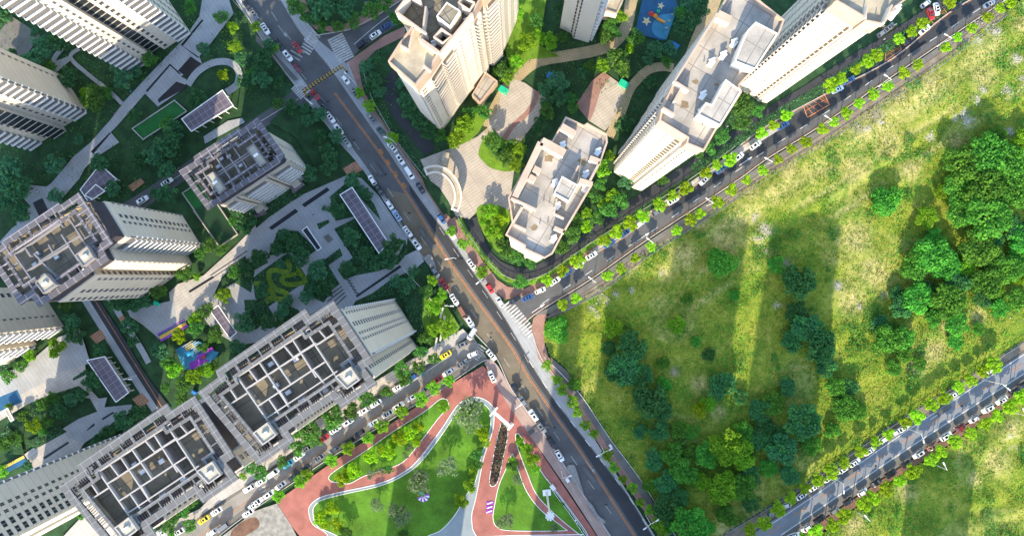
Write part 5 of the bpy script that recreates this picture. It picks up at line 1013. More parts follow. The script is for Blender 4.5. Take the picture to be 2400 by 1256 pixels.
# ---------------- the fields ----------------
def pip(X,Y,poly):
    ins=np.zeros(X.shape,bool); n=len(poly)
    for i in range(n):
        x0,y0=poly[i]; x1,y1=poly[(i+1)%n]
        c=((y0>Y)!=(y1>Y))&(X<(x1-x0)*(Y-y0)/((y1-y0) or 1e-9)+x0); ins^=c
    return ins
def dist(X,Y,poly):
    D=np.full(X.shape,1e9); n=len(poly)
    for i in range(n):
        x0,y0=poly[i]; x1,y1=poly[(i+1)%n]; dx,dy=x1-x0,y1-y0; L2=dx*dx+dy*dy or 1e-9
        t=np.clip(((X-x0)*dx+(Y-y0)*dy)/L2,0,1); D=np.minimum(D,np.hypot(X-x0-t*dx,Y-y0-t*dy))
    return D
def vn(X,Y,s,seed):
    r=np.random.default_rng(seed); g=r.random((256,256)); x=X/s+1000.3; y=Y/s+1000.7; xi=np.floor(x).astype(int); yi=np.floor(y).astype(int); fx=x-xi; fy=y-yi; fx=fx*fx*(3-2*fx); fy=fy*fy*(3-2*fy)
    a=g[xi%256,yi%256]; b=g[(xi+1)%256,yi%256]; c=g[xi%256,(yi+1)%256]; d=g[(xi+1)%256,(yi+1)%256]
    return a*(1-fx)*(1-fy)+b*fx*(1-fy)+c*(1-fx)*fy+d*fx*fy
def spots(X,Y,l):
    v=np.zeros(X.shape)
    for x,y,r in l:
        p=P(x,y,0); rr=r/F*H; v=np.maximum(v,np.exp(-((X-p.x)**2+(Y-p.y)**2)/(rr*rr)))
    return v
RUB=[(1790,540,16),(1775,565,12),(1768,510,9),(1798,590,9),(2300,60,22),(2290,90,14),(2330,75,14),(2250,265,15),(2265,285,14),(2240,275,10),(2285,240,12),(2300,215,10),(2350,215,14),(2400,190,16),(2380,140,14),(2180,320,12),(2360,310,10),(2345,330,10),(1960,670,9),(2010,720,7),(1820,715,8),(1390,720,10),(1415,700,12),(1400,740,8),(1440,690,8),(1285,1000,1),(2360,1020,12),(2375,1050,9),(1860,355,8),(2030,305,10),(2060,290,8),(1480,680,6),(1550,640,5)]
STRAW=[(1900,320,38),(1960,290,34),(2030,260,30),(2100,230,36),(2180,190,30),(1850,400,30),(1740,520,22),(1700,560,40),(1600,600,34),(1640,520,26),(1480,620,22),(1560,640,20),(1760,450,20),(2000,400,36),(2080,340,34),(2130,400,26),(2240,330,22),(2190,820,26),(2160,850,20),(1640,900,18),(2000,560,40),(2050,640,40),(1990,700,34),(1390,1000,14),(1700,1240,24),(1760,1190,22),(2330,1080,30),(2280,1120,18),(2370,1000,24),(2120,1150,20),(2000,1230,26),(2220,760,24),(2290,740,20),(1680,965,16),(2390,60,20),(2300,180,30)]
DIRT=[(2050,270,18),(2100,215,16),(2010,300,12),(1840,620,12),(1960,668,7),(2070,690,8),(2140,860,14),(1580,870,10)]
m,n,l,b=newmat('field_ground'); v,g_=pos(n)
a=noise(n,l,v,.06,6,.65); a2=noise(n,l,v,.45,5,.7); a3=noise(n,l,v,2.2,4,.7)
r1=ramp(n,[(.32,(.055,.135,.018)),(.45,(.135,.235,.024)),(.57,(.27,.325,.038)),(.72,(.43,.39,.10))]); mx_=n.new('ShaderNodeMath'); mx_.operation='MULTIPLY_ADD'; l.new(a2.outputs[0],mx_.inputs[0]); mx_.inputs[1].default_value=.55; 
ml=n.new('ShaderNodeMath'); ml.operation='MULTIPLY'; l.new(a.outputs[0],ml.inputs[0]); ml.inputs[1].default_value=.5; l.new(ml.outputs[0],mx_.inputs[2]); l.new(mx_.outputs[0],r1.inputs[0])
r3=ramp(n,[(.3,(.48,)*3),(.7,(1.2,)*3)]); l.new(a3.outputs[0],r3.inputs[0]); c0=mixc(n,l,1.0,r1.outputs[0],r3.outputs[0],'MULTIPLY')
def masked(c0,attr,col,noi,lo_,hi,gain=1.0):
    at=n.new('ShaderNodeAttribute'); at.attribute_name=attr; s=n.new('ShaderNodeMath'); s.operation='MULTIPLY'; l.new(at.outputs['Fac'],s.inputs[0])
    rr=ramp(n,[(lo_,(0,0,0)),(hi,(1,1,1))]); l.new(noi.outputs[0],rr.inputs[0]); s2=n.new('ShaderNodeMath'); s2.operation='MULTIPLY_ADD'; l.new(rr.outputs[0],s2.inputs[0]); s2.inputs[1].default_value=1.0; s2.inputs[2].default_value=.15; l.new(s2.outputs[0],s.inputs[1]); s.use_clamp=True
    return mixc(n,l,s.outputs[0],c0,col)
c0=masked(c0,'straw',(.50,.44,.17),a2,.35,.6); c0=masked(c0,'dirt',(.30,.26,.20),a3,.3,.55); c0=masked(c0,'rubble',(.50,.45,.38),a3,.42,.58)
l.new(c0,b.inputs['Base Color']); b.inputs['Roughness'].default_value=.95; b.inputs['Specular IOR Level'].default_value=.1
bp_=n.new('ShaderNodeBump'); bp_.inputs['Strength'].default_value=.9; bp_.inputs['Distance'].default_value=.5; l.new(a3.outputs[0],bp_.inputs['Height']); l.new(bp_.outputs[0],b.inputs['Normal'])
FIELDS=[]
def distl(X,Y,pl):
    D=np.full(X.shape,1e9)
    for (x0,y0),(x1,y1) in zip(pl,pl[1:]):
        dx,dy=x1-x0,y1-y0; t=np.clip(((X-x0)*dx+(Y-y0)*dy)/(dx*dx+dy*dy),0,1); D=np.minimum(D,np.hypot(X-x0-t*dx,Y-y0-t*dy))
    return D
SLP=W2([(1390,680),(1512,593),(1650,503),(1808,397),(1925,328),(2065,233),(2200,142),(2360,25),(2600,-150)])
def field(px,amp,step=.8):
    poly=[tuple(q) for q in W2(px)]; xs=[p[0] for p in poly]; ys=[p[1] for p in poly]
    gx=np.arange(min(xs)-step,max(xs)+2*step,step); gy=np.arange(min(ys)-step,max(ys)+2*step,step); X,Y=np.meshgrid(gx,gy); ins=pip(X,Y,poly); D=dist(X,Y,poly)*np.where(ins,1,-1)
    hgt=(vn(X,Y,16,1)*1.0+vn(X,Y,6,2)*.45+vn(X,Y,2.2,3)*.16)*amp*np.clip(D/7,0,1)
    # a shallow ditch and ridges running beside the slanting road
    e_=np.sin((X*.557*-1+Y*.83)*.55+vn(X,Y,14,9)*5)*.25*np.clip(D/7,0,1); hgt+=e_*amp
    dr=distl(X,Y,SLP); wx=np.clip((X-P(1620,0).x)/15,0,1); hgt+=-.35*np.exp(-((dr-23)/1.6)**2)*wx+.5*np.exp(-((dr-19.5)/1.5)**2)*wx+.35*np.exp(-((dr-29)/1.8)**2)*wx
    z=.05+hgt+spots(X,Y,RUB)*.25; keep=D>-step*.75
    idx=-np.ones(X.shape,int); f=keep[:-1,:-1]&keep[1:,:-1]&keep[:-1,1:]&keep[1:,1:]
    # clamp border vertices inward onto the polygon edge
    V=np.stack([X,Y,z],-1); use=np.zeros(X.shape,bool); use[:-1,:-1]|=f; use[1:,:-1]|=f; use[:-1,1:]|=f; use[1:,1:]|=f; idx[use]=np.arange(use.sum()); Vv=V[use]
    J,I=np.nonzero(f); Q_=np.stack([idx[J,I],idx[J,I+1],idx[J+1,I+1],idx[J+1,I]],1)
    me=bpy.data.meshes.new('field'); k=len(Q_); me.vertices.add(len(Vv)); me.vertices.foreach_set('co',Vv.astype(np.float32).ravel()); me.loops.add(k*4); me.loops.foreach_set('vertex_index',Q_.astype(np.int32).ravel()); me.polygons.add(k); me.polygons.foreach_set('loop_start',np.arange(0,4*k,4,dtype=np.int32)); me.polygons.foreach_set('loop_total',np.full(k,4,dtype=np.int32)); me.polygons.foreach_set('use_smooth',np.ones(k,bool))
    Xu,Yu=Vv[:,0],Vv[:,1]
    for nm,sp in (('straw',STRAW),('rubble',RUB),('dirt',DIRT)):
        at=me.attributes.new(nm,'FLOAT','POINT')
        v_=spots(Xu,Yu,sp)
        if nm=='rubble': v_=v_*np.clip((vn(Xu,Yu,1.7,61)-.40)*5,0,1)
        if nm=='straw':
            d_=distl(Xu,Yu,SLP); v_=np.maximum(v_,(.8*np.exp(-((d_-8)/5)**2)+.9*np.exp(-((d_-26.5)/1.3)**2)+.7*np.exp(-((d_-17)/1.2)**2))*np.clip((vn(Xu,Yu,9,63)-.25)*2.2,0,1)*np.clip((Xu-P(1560,0).x)/15,0,1)); v_=np.maximum(v_,.4*(vn(Xu,Yu,22,64)>.66)*vn(Xu,Yu,5,65))
        at.data.foreach_set('value',v_.astype(np.float32))
    me.materials.append(MATS['field_ground']); me.update(); o=bpy.data.objects.new('field',me); COL.objects.link(o); o['kind']='structure'
    FIELDS.append((poly,gx,gy,z,ins))
f1=[(1290,740),(1390,680),(1512,593),(1650,503),(1808,397),(1925,328),(2065,233),(2200,142),(2360,25),(2480,-60),(2700,-150),(2700,600),(2580,688),(2400,798),(2220,913),(2080,1001),(1890,1133),(1700,1248),(1570,1330),(1590,1256),(1500,1122),(1430,1025),(1362,922),(1330,866),(1290,830),(1276,800),(1275,765)]
f2=[(1905,1266),(2100,1122),(2240,1034),(2400,930),(2640,774),(2700,900),(2700,1500),(1820,1500),(1800,1335)]
field(f1,1.0); field(f2,1.3)
def scatter(name,cat_,poly_list,per,mat_,size,hz,mask=None,seed=1,lift=.0,nb=1):
    r=np.random.default_rng(seed); allV=[];allT=[]
    for poly,zf in poly_list:
        xs=[p[0] for p in poly]; ys=[p[1] for p in poly]; A=abs(area2(poly)); bb=(max(xs)-min(xs))*(max(ys)-min(ys)); n_=int(per*bb)
        x=r.uniform(min(xs),max(xs),n_); y=r.uniform(min(ys),max(ys),n_); k=pip(x,y,poly)
        if mask is not None: k&=mask(x,y,r)
        x=x[k];y=y[k]; z=zf(x,y) if callable(zf) else np.full(x.shape,zf); n_=len(x)
        if not n_: continue
        C=np.stack([x,y,z+lift+hz*r.random(n_)],1); N=r.normal(size=(n_,3))*.7; N[:,2]+=.6; N/=np.linalg.norm(N,axis=1)[:,None]; a=np.cross(N,r.normal(size=(n_,3))); a/=np.linalg.norm(a,axis=1)[:,None]; b=np.cross(N,a); s=(size*(.5+r.random(n_)))[:,None]
        V=np.stack([C-a*s*.5,C+b*s*.35,C+a*s*.5,C-b*s*.35],1).reshape(-1,3); allV.append(V); allT.append(np.repeat(r.random(n_),4))
    o=bpy.data.objects.new(name,quads_mesh(name,np.concatenate(allV),np.concatenate(allT),mat_)); COL.objects.link(o); o['kind']='stuff'; return o
def zfield(i):
    poly,gx,gy,z,ins=FIELDS[i]
    def f(x,y):
        a=np.clip((x-gx[0])/(gx[1]-gx[0]),0,len(gx)-1.01).astype(int); b=np.clip((y-gy[0])/(gy[1]-gy[0]),0,len(gy)-1.01).astype(int); return z[b,a]
    return f
FP=[(FIELDS[0][0],zfield(0)),(FIELDS[1][0],zfield(1))]
vis=lambda x,y:(np.abs(x)<205)&(np.abs(y)<112)
sp_=lambda x,y,l_:spots(x,y,l_)
tag(scatter('weeds','',FP,2.3,'leaf_weed',.5,.35,lambda x,y,r:vis(x,y)&(vn(x,y,5,21)+r.random(x.shape)*.5>.62)&(sp_(x,y,RUB)<.5),3),'yellow green weeds and tall grass covering the field','weeds')
tag(scatter('weeds','',FP,1.8,'leaf_field',.55,.5,lambda x,y,r:vis(x,y)&(vn(x,y,9,22)+r.random(x.shape)*.25>.66)&(sp_(x,y,RUB+STRAW)<.4),4),'lush darker green weed patches between the field trees','weeds')
tag(scatter('undergrowth','',FP,6.0,'leaf_mid',.6,1.3,lambda x,y,r:vis(x,y)&(vn(x,y,7,71)+vn(x,y,2.5,72)*.35>.98)&(sp_(x,y,RUB+STRAW)<.4),14),'low bushy undergrowth scattered over the field','undergrowth')
tag(scatter('dry_grass','',FP,2.2,'leaf_straw',.5,.3,lambda x,y,r:vis(x,y)&(sp_(x,y,STRAW)+r.random(x.shape)*.6>.85),5),'straw coloured dry grass in patches on the field','dry grass')
# loose rubble and litter
def stones():
    b=MB(); r=random.Random(5); z0=zfield(0); 
    for x,y,rad in RUB:
        for k in range(int(rad*1.5)):
            px_,py_=x+r.gauss(0,rad*.55),y+r.gauss(0,rad*.5); p=P(px_,py_,0); s=r.uniform(.15,.6); zz=float(z0(np.array([p.x]),np.array([p.y]))[0])
            a=r.random()*3; b.box((p.x,p.y),(math.cos(a),math.sin(a)),s,s*r.uniform(.5,1),zz-.1,zz+s*.4,r.choice(['rubble','rubble','rubble','kerb_stone']))
    for k in range(260):
        px_,py_=r.uniform(1300,2390),r.uniform(200,1200); p=P(px_,py_,0)
        if not pip(np.array([p.x]),np.array([p.y]),FIELDS[0][0])[0]: continue
        if vn(np.array([p.x]),np.array([p.y]),13,31)[0]<.52: continue
        s=r.uniform(.12,.38); zz=float(z0(np.array([p.x]),np.array([p.y]))[0])+.1; b.box((p.x,p.y),(r.random()+.01,r.random()),s,s*.6,zz-.1,zz+.12,r.choice(['metal_white','rubble','rubble','rubble']))
    o=b.build('rubble'); o['kind']='stuff'; tag(o,'pale rubble, stones and litter strewn over the field','rubble')
stones()
# shrubbery in estate beds and verges
beds=[o for o in COL.objects if o.name.split('.')[0] in ('planting_bed','hedge_bed')]
def polyof(o): return [(v.co.x,v.co.y) for v in o.data.vertices], o.data.vertices[0].co.z
BP=[(p,z) for p,z in (polyof(o) for o in beds)]
tag(scatter('shrubbery','',BP,2.6,'leaf_dark',.55,.9,None,7),'dark shrubs filling the planting beds of the estates','shrubs')
tag(scatter('shrubbery','',[(W2(q),.1) for q in ([(-20,-20),(440,-20),(480,60),(300,240),(120,420),(-20,520)],[(20,520),(130,430),(230,345),(330,300),(430,330),(420,420),(330,440),(230,520),(60,600)],[(555,0),(700,190),(600,250),(480,170),(500,60)],[(830,160),(860,130),(920,120),(930,200),(1000,330),(1070,350),(1010,360),(950,340),(880,250)],[(1180,-10),(1290,-10),(1450,-10),(1480,60),(1430,110),(1250,140),(1190,200),(1150,190)],[(1260,150),(1440,125),(1540,90),(1600,0),(1650,0),(1620,120),(1540,160),(1480,180),(1370,250),(1340,300),(1220,330),(1290,235)],[(1420,300),(1480,190),(1560,100),(1610,110),(1450,330)],
   [(1350,470),(1450,380),(1500,440),(1560,440),(1400,560),(1290,620),(1280,590)],[(1640,330),(1720,220),(1800,240),(1720,300),(1600,385)])],1.1,'leaf_mid',.5,.7,lambda x,y,r:(vn(x,y,6,41)+r.random(x.shape)*.4>.6),8),'mixed green shrubs and ground cover under the estate trees','shrubs')
tag(scatter('ground_cover','',[(W2(q),.1) for q in ([(1075,512),(1100,555),(1150,620),(1190,655),(1240,662),(1290,640),(1380,578),(1470,520),(1475,528),(1385,592),(1290,655),(1235,672),(1185,668),(1140,625),(1085,560),(1065,515)],T('b',[(1340,1010),(1400,1030),(1500,990),(1560,930),(1600,860),(1560,760),(1400,900)]),T('b',[(1560,1090),(1600,970),(1660,940),(1794,1010),(1880,1080),(1830,1170),(1760,1205),(1650,1180)]),T('f',[(1545,240),(1600,185),(1720,200),(1790,260),(1740,390),(1750,480),(1700,520),(1620,430),(1570,330)]),T('f',[(1170,850),(1300,830),(1430,1040),(1400,1100),(1280,1190),(1165,1000)]),T('a',[(1560,60),(1700,200),(1700,420),(1600,400),(1540,300)]))],1.8,'leaf_bright',.45,.4,None,9),'bright low hedge plants edging the cream estate and its corner beds','low hedge')
tag(scatter('ground_cover','',[(W2(L3),.3)],9,'leaf_purple',.5,.9,None,10),'purple leaved shrubs packed in the narrow kerbed bed','purple shrubs')
tag(scatter('grass','',[(W2(smooth(q)),LV[0]+.05) for q in (L1,L2,L4,L5)],1.2,'leaf_bright',.22,.06,lambda x,y,r:vn(x,y,4,50)>.35,11),'short mown grass of the park lawns','grass')
# swirl hedge relief
def hedge_relief(px,w):
    c=smooth(W2(px),False,6); p=offs(c,w/2); q=offs(c,-w/2); return [([p[i],p[i+1],q[i+1],q[i]],LV[0]) for i in range(len(p)-1)]
for c_,w_ in ((sw,1.9),(rg,1.6)):
    tag(scatter('clipped_hedge','',hedge_relief(c_,w_),14,'leaf_yellow',.28,.35,None,12),'clipped yellow green hedge winding through the dark courtyard bed' if c_ is sw else 'clipped yellow hedge loop round the purple oval','hedge')
# ---------------- street furniture ----------------
def wpt(x,y,z=0): return P(x,y,z)
def lamp(x,y,tx,ty,h,label,group,double=False):
    """base at x,y ; the arm points to plan pixel tx,ty"""
    p=wpt(x,y); t=thing('street_lamp',label,'street lamp',(p.x,p.y,0),group); q=wpt(tx,ty); d=Vector((q.x-p.x,q.y-p.y,0)).normalized()
    b=MB(); b.tube((p.x,p.y,0),(p.x,p.y,h),.13,.08,'metal_white',8); b.tube((p.x,p.y,0),(p.x,p.y,.5),.22,.2,'metal_white',8); b.build('pole',t)
    for s in ((1,-1) if double else (1,)):
        e=Vector((p.x,p.y,h-.1))+d*2.2*s+Vector((0,0,.35)); b=MB(); b.tube((p.x,p.y,h-.2),e,.09,.07,'metal_white'); b.build('arm',t)
        b=MB(); b.box((e+d*.5*s)[:2],d,1.3,.42,e.z-.08,e.z+.10,'metal_white'); b.build('lamp_head',t)
LG='street lamps of the roads'
for i,((x,y),(tx,ty)) in enumerate([(T('d',[(350,870)])[0],(1880,270)),(T('d',[(750,595)])[0],(2020,180)),(T('d',[(1160,315)])[0],(2150,90)),(T('d',[(1570,30)])[0],(2290,-10)),(T('c',[(1740,1150)])[0],(1750,370)),(T('g',[(1340,180)])[0],(1620,460)),(T('g',[(935,450)])[0],(1490,550)),(T('g',[(545,715)])[0],(1360,640))]):
    lamp(x+8,y+4,tx,ty,9,f'{ORDN[i]} white lamp post along the field kerb of the slanting road, counting from the '+('right' if i<0 else 'list'),LG)
lamps=[o for o in COL.objects if o.name.startswith('street_lamp') and o.parent is None]
for i,o in enumerate(sorted(lamps,key=lambda o:o.location.x)): o['label']=f'{ORDN[i]} white lamp post along the field kerb of the slanting road, counting from the left'
for x,y,tx,ty,lb in ((*T('l',[(1525,165)])[0],2320,900,'white lamp post by the tree nearest the right end of the lower road'),(*T('l',[(975,500)])[0],2130,1020,'white lamp post halfway along the upper trees of the lower road'),(*T('l',[(450,840)])[0],1950,1130,'white lamp post on the upper side of the lower road near its left end'),
    (*T('l',[(1690,380)])[0],2350,940,'white lamp post on the grass side of the lower road at the right'),(*T('l',[(1150,745)])[0],2170,1060,'white lamp post on the grass side of the lower road below the blue strip'),(*T('l',[(630,1090)])[0],1990,1180,'white lamp post on the grass side of the lower road near the bottom edge'),
    (*T('k',[(625,625)])[0],1390,1055,'double white lamp post between main road and field, upper one'),(*T('k',[(940,1110)])[0],1495,1220,'double white lamp post between main road and field, lower one'),(*T('k',[(345,800)])[0],1340,1095,'white lamp post on the park pavement beside the wedge lawn'),
    (*T('b',[(985,1015)])[0],905,330,'white lamp post on the brick pavement opposite the low mauve block'),(*T('b',[(705,600)])[0],815,180,'white lamp post beside the right end of the striped gantry'),(*T('f',[(1340,885)])[0],1075,715,'white lamp post on the west kerb above the corner lawn'),(*T('f',[(1600,700)])[0],1120,665,'white lamp post on the east kerb above the zebra crossing'),(*T('b',[(400,735)])[0],750,260,'white lamp post beside the left end of the striped gantry'),
    (*T('a',[(1700,20)])[0],590,30,'white lamp post at the top end of the main road'),(*T('k',[(20,335)])[0],1230,930,'white lamp post on the kerb above the park gateway'),(*T('f',[(1400,560)])[0],1045,610,'slim white lamp post in the middle stretch of the main road'),(*T('i',[(960,130)])[0],890,890,'white lamp post beside the long slate shelter')):
    lamp(x,y,tx,ty,9 if 'slim' not in lb else 8,lb,LG,'double' in lb)
# striped height gantry across the main road
a,b_=wpt(*T('b',[(368,678)])[0]),wpt(*T('b',[(636,505)])[0]); t=thing('height_gantry','yellow and black striped gantry spanning the top of the main road','gantry',((a.x+b_.x)/2,(a.y+b_.y)/2,0))
for p in (a,b_):
    m=MB(); m.tube((p.x,p.y,0),(p.x,p.y,6.3),.28,.28,'yellow_metal',8); m.tube((p.x,p.y,0),(p.x,p.y,1.1),.45,.4,'black_metal',8); m.build('leg',t)
d=(b_-a); n_=14
for off,zz in ((0,6.0),(.8,6.0)):
    for k in range(n_*2):
        nn=Vector((-d.y,d.x,0)).normalized()*off; m_=a+d*(k/(n_*2))+nn; m2=a+d*((k+1)/(n_*2))+nn
        if k==0: acc=MB()
        acc.bar(m_,m2,.34,zz,zz+.35,'yellow_metal' if k%2 else 'black_metal')
    acc.build('beam',t)
m=MB(); 
for k in range(n_): 
    nn=Vector((-d.y,d.x,0)).normalized(); q=a+d*((k+.5)/n_); m.bar(q,q+nn*.8,.16,6.05,6.25,'yellow_metal'); m.box(q[:2],(d.x,d.y),.7,.12,5.2,6.0,'black_metal')
m.build('warning_plates',t)
# curved entrance canopy
c_=T('f',[(1170,-70)])+[] 
arc=[(998,402),(1012,397),(1028,397),(1045,405),(1058,418),(1068,434),(1073,452),(1073,470),(1066,492)]
t=thing('entrance_canopy','curved white canopy ring with tan trough at the cream estate entrance','canopy',tuple(wpt(1045,440)[:2])+(0,))
W5=smooth(W2(arc,5.2),False,4)
m=MB()
for s in (-1.1,1.1):
    o_=offs(W5,s)
    for i in range(len(o_)-1): m.bar(o_[i],o_[i+1],.75,4.6,5.2,'cladding_warm')
m.build('frame',t); m=MB()
for i in range(len(W5)-1): m.bar(W5[i],W5[i+1],1.5,4.7,4.85+.002*i,'roof_tan')
m.build('trough',t)
for i in (1,8,16,24,31):
    m=MB(); q=W5[min(i,len(W5)-1)]; m.tube((*q,0),(*q,4.7),.35,.35,'white_paint',8); m.build('column',t)
for i in (0,len(W5)-1):
    m=MB(); j=1 if i==0 else i-1; q=Vector(W5[i]); dd=(q-Vector(W5[j])).normalized(); m.box(q,dd,.8,2.9,4.55,5.25,'cladding_warm'); m.build('end_beam',t)
m=MB(); m.box(wpt(1045,378)[:2],(.2,1),5.5,2.4,0,3.2,'paving_warm','roof_tan'); o=m.build('gatehouse'); tag(o,'small tan gatehouse standing above the entrance canopy ring','gatehouse')
# flat roofed pavilions and colonnades
def shelter(px,h,label,mt='slab_purple',rim='white_paint',name='shelter',cols=6,cat='shelter',solid=False):
    q=ccw(W2(px,h)); c=sum((Vector(x) for x in q),Vector((0,0)))/4; t=thing(name,label,cat,(c.x,c.y,0))
    m=MB(); m.prism(q,h-.45,h-.02,mt,mt,True); m.ring(q,.3,h-.5,h+.12,rim); m.build('roof',t)
    i_=inset(q,.8); 
    for k in range(4):
        A,B_=Vector(i_[k]),Vector(i_[(k+1)%4]); n_=cols if (B_-A).length>8 else 1
        for j in range(n_):
            p=A+(B_-A)*(j/n_); m=MB(); m.tube((p.x,p.y,0),(p.x,p.y,h-.4),.2,.2,rim,6); m.build('pillar',t)
    if solid: m=MB(); m.prism(inset(q,1.6),0,h-.5,'cladding'); m.build('wall',t)
shelter(T('f',[(585,115),(675,60),(930,450),(862,530)]),5.5,'long purple panelled colonnade roof in the dark courtyard','slab_purple',name='colonnade',solid=True)
shelter(T('a',[(1270,835),(1560,630),(1638,742),(1340,925)]),5.5,'purple roofed shelter half in sunlight north of the mauve roofed tower',cols=5)
shelter(T('i',[(605,22),(735,-5),(905,250),(812,320)]),5.0,'long slate roofed shelter beside the dark estate lane',solid=True)
shelter(T('e',[(1472,930),(1530,885),(1662,1080),(1610,1125)]),4.0,'narrow slate roofed shelter beside the multicoloured playground',cols=4)
shelter(T('e',[(590,120),(670,40),(740,90),(650,150)]),4.5,'small purple canopy between the left towers','slab_purple',cols=1)
shelter(T('a',[(700,1150),(820,1256),(620,1420),(560,1330)]) ,4.0,'purple brown garden canopy above the left mauve tower','slab_purple',cols=2)
shelter(T('i',[(30,370),(55,355),(100,440),(75,455)]),3.5,'tiny tan pavilion roof beside the blue strip','roof_tan',cols=1)
q=T('f',[(325,365),(362,335),(467,490),(435,512)]); t=thing('skylight_pit','black rimmed skylight pit with white edge in the courtyard','skylight',tuple(wpt(*q[0])[:2])+(0,)); m=MB(); m.ring(W2(q),.35,0,1.1,'white_paint'); m.build('rim',t); m=MB(); m.prism(inset(ccw(W2(q)),.35),LV[0]+.02,LV[0]+.05,'black_stone'); m.build('pit_glass',t)
# sports court by the low block: dark bars added over turf to lay shade stripes
A,B_,C_,D_=[Vector(x) for x in W2([(428,453),(474,424),(559,549),(516,577)])]
m=MB()
for k in range(30):
    t_=.34+.66*k/29; m.bar(A.lerp(D_,t_),B_.lerp(C_,t_),.16,1.15,1.22,'louver_dark')
for a1,a2_ in ((A.lerp(D_,.33),D_),(D_,C_),(C_,B_.lerp(C_,.33))): m.bar(a1,a2_,.3,.02,1.22,'cladding')
o=m.build('shade_bars'); tag(o,'added dark bars laying shade stripes over the sunlit green court beside the mauve roofed tower','shade_bars')
# white park gateway beam
a,b_=wpt(*T('j',[(1665,385)])[0],5),wpt(*T('j',[(1785,490)])[0],5); t=thing('park_gateway','white beam gateway over the red path at the tip of the park lawn','gateway',(a.x,a.y,0))
m=MB(); m.bar(a,b_,1.1,4.4,5.4,'white_paint'); m.build('beam',t)
for p in (a,b_): m=MB(); m.box(p[:2],(1,-.8),1.0,1.5,0,4.4,'white_paint'); m.build('leg',t)
m=MB(); dd=(b_-a).normalized(); nn=Vector((-dd.y,dd.x,0)); m.bar(a-nn*2,a+nn*2.2,.6,5.0,5.38,'white_paint'); m.bar(b_-nn*1.5,b_+nn*1.5,.6,5.0,5.38,'white_paint'); m.build('cross_beam',t)
# floodlight mast
p=wpt(*T('k',[(243,945)])[0]); t=thing('floodlight_mast','tall white floodlight mast leaning down the picture on the wedge lawn','floodlight mast',(p.x,p.y,0))
p2=P(*T('k',[(272,1110)])[0],26)
m=MB(); m.tube((p.x,p.y,0),(p.x,p.y,26),.42,.25,'metal_white',10); m.build('pole',t); m=MB(); m.box(p[:2],(1,.1),3.0,2.2,0,1.0,'white_paint'); m.build('base',t)
m=MB(); m.tube((p.x,p.y,25.4),(p.x,p.y,25.8),1.0,1.0,'metal_white',12); m.build('ring',t)
for k in range(9):
    a_=k*.698; m=MB(); c=(p.x+1.25*math.cos(a_),p.y+1.25*math.sin(a_)); m.box(c,(math.cos(a_),math.sin(a_)),.5,.55,25.2,26.0,'metal_white'); m.build('floodlight',t)
# planters along the wedge lawn, street cabinets, flower ornament, banner frames
pl_=T('k',[(330,985),(375,1045),(402,1080),(425,1115),(450,1150),(473,1185),(500,1225)])
for i,(x,y) in enumerate(pl_):
    p=wpt(x,y); m=MB(); m.box(p[:2],(.6,-.8),[6,3.2,2,3.2,1.2,3.4,3.6][i],.8,0,.75,'white_paint'); m.box(p[:2],(.6,-.8),[5.6,2.8,1.6,2.8,.8,3,3.2][i],.5,.75,.78,'bed_green'); o=m.build('planter'); tag(o,f'{ORDN[i]} white planter box along the wedge lawn edge, counting from the top','planter','white planters along the wedge lawn')
for i,(t_,x,y,s,lb) in enumerate((('k',388,858,1.6,'grey service cabinet on the park pavement below the lamp post'),('k',285,910,2.2,'white cabinet at the foot of the floodlight mast'),('k',688,620,1.3,'grey manhole cabinet on the field side path'))):
    (x,y),=T(t_,[(x,y)]); p=wpt(x,y); m=MB(); m.box(p[:2],(.6,-.8),s,s*.7,0,1.2,'metal_white'); o=m.build('cabinet'); tag(o,lb,'cabinet')
p=wpt(*T('j',[(1175,960)])[0]); t=thing('flower_ornament','pink and green fan shaped flower ornament on the big park lawn','ornament',(p.x,p.y,0)); m=MB(); m.tube((p.x,p.y,0),(p.x,p.y,1.6),.12,.1,'green_toy'); m.build('stem',t)
for k in range(9):
    a_=R(-150+k*20); m=MB(); u=Vector((math.cos(a_),math.sin(a_))); v=Vector((-u.y,u.x)); q=Vector((p.x,p.y)); m.prism([q+u*.5-v*.12,q+u*2.2-v*.42,q+u*2.4,q+u*2.2+v*.42,q+u*.5+v*.12],1.6+k*.004,1.72+k*.004,'pink_petal' if 0 else ('white_paint' if k%2 else 'purple_toy')); m.build('petal',t)
m=MB(); m.prism([(p.x-1.8,p.y+.9),(p.x-.4,p.y-.1),(p.x+.6,p.y+.3),(p.x+.3,p.y+1.3),(p.x-.9,p.y+1.6)],1.3,1.5,'green_toy'); m.build('leaf',t)
(x,y),=T('j',[(1640,1050)]); p=wpt(x,y); t=thing('bench_set','three white and purple striped sun benches on the red path','benches',(p.x,p.y,0))
for k in range(3):
    m=MB(); m.box((p.x-.15*k,p.y+1.6-k*1.6),(1,.05),2.6,1.2,.35,.5,'purple_toy'); m.box((p.x-.15*k,p.y+1.6-k*1.6),(1,.4),2.2,.35,.5,.56,'white_paint'); m.build('seat',t)
    for s in (-1,1): m=MB(); m.box((p.x-.15*k+s,p.y+1.6-k*1.6),(1,.05),.15,.9,0,.35,'metal_grey'); m.build('leg',t)
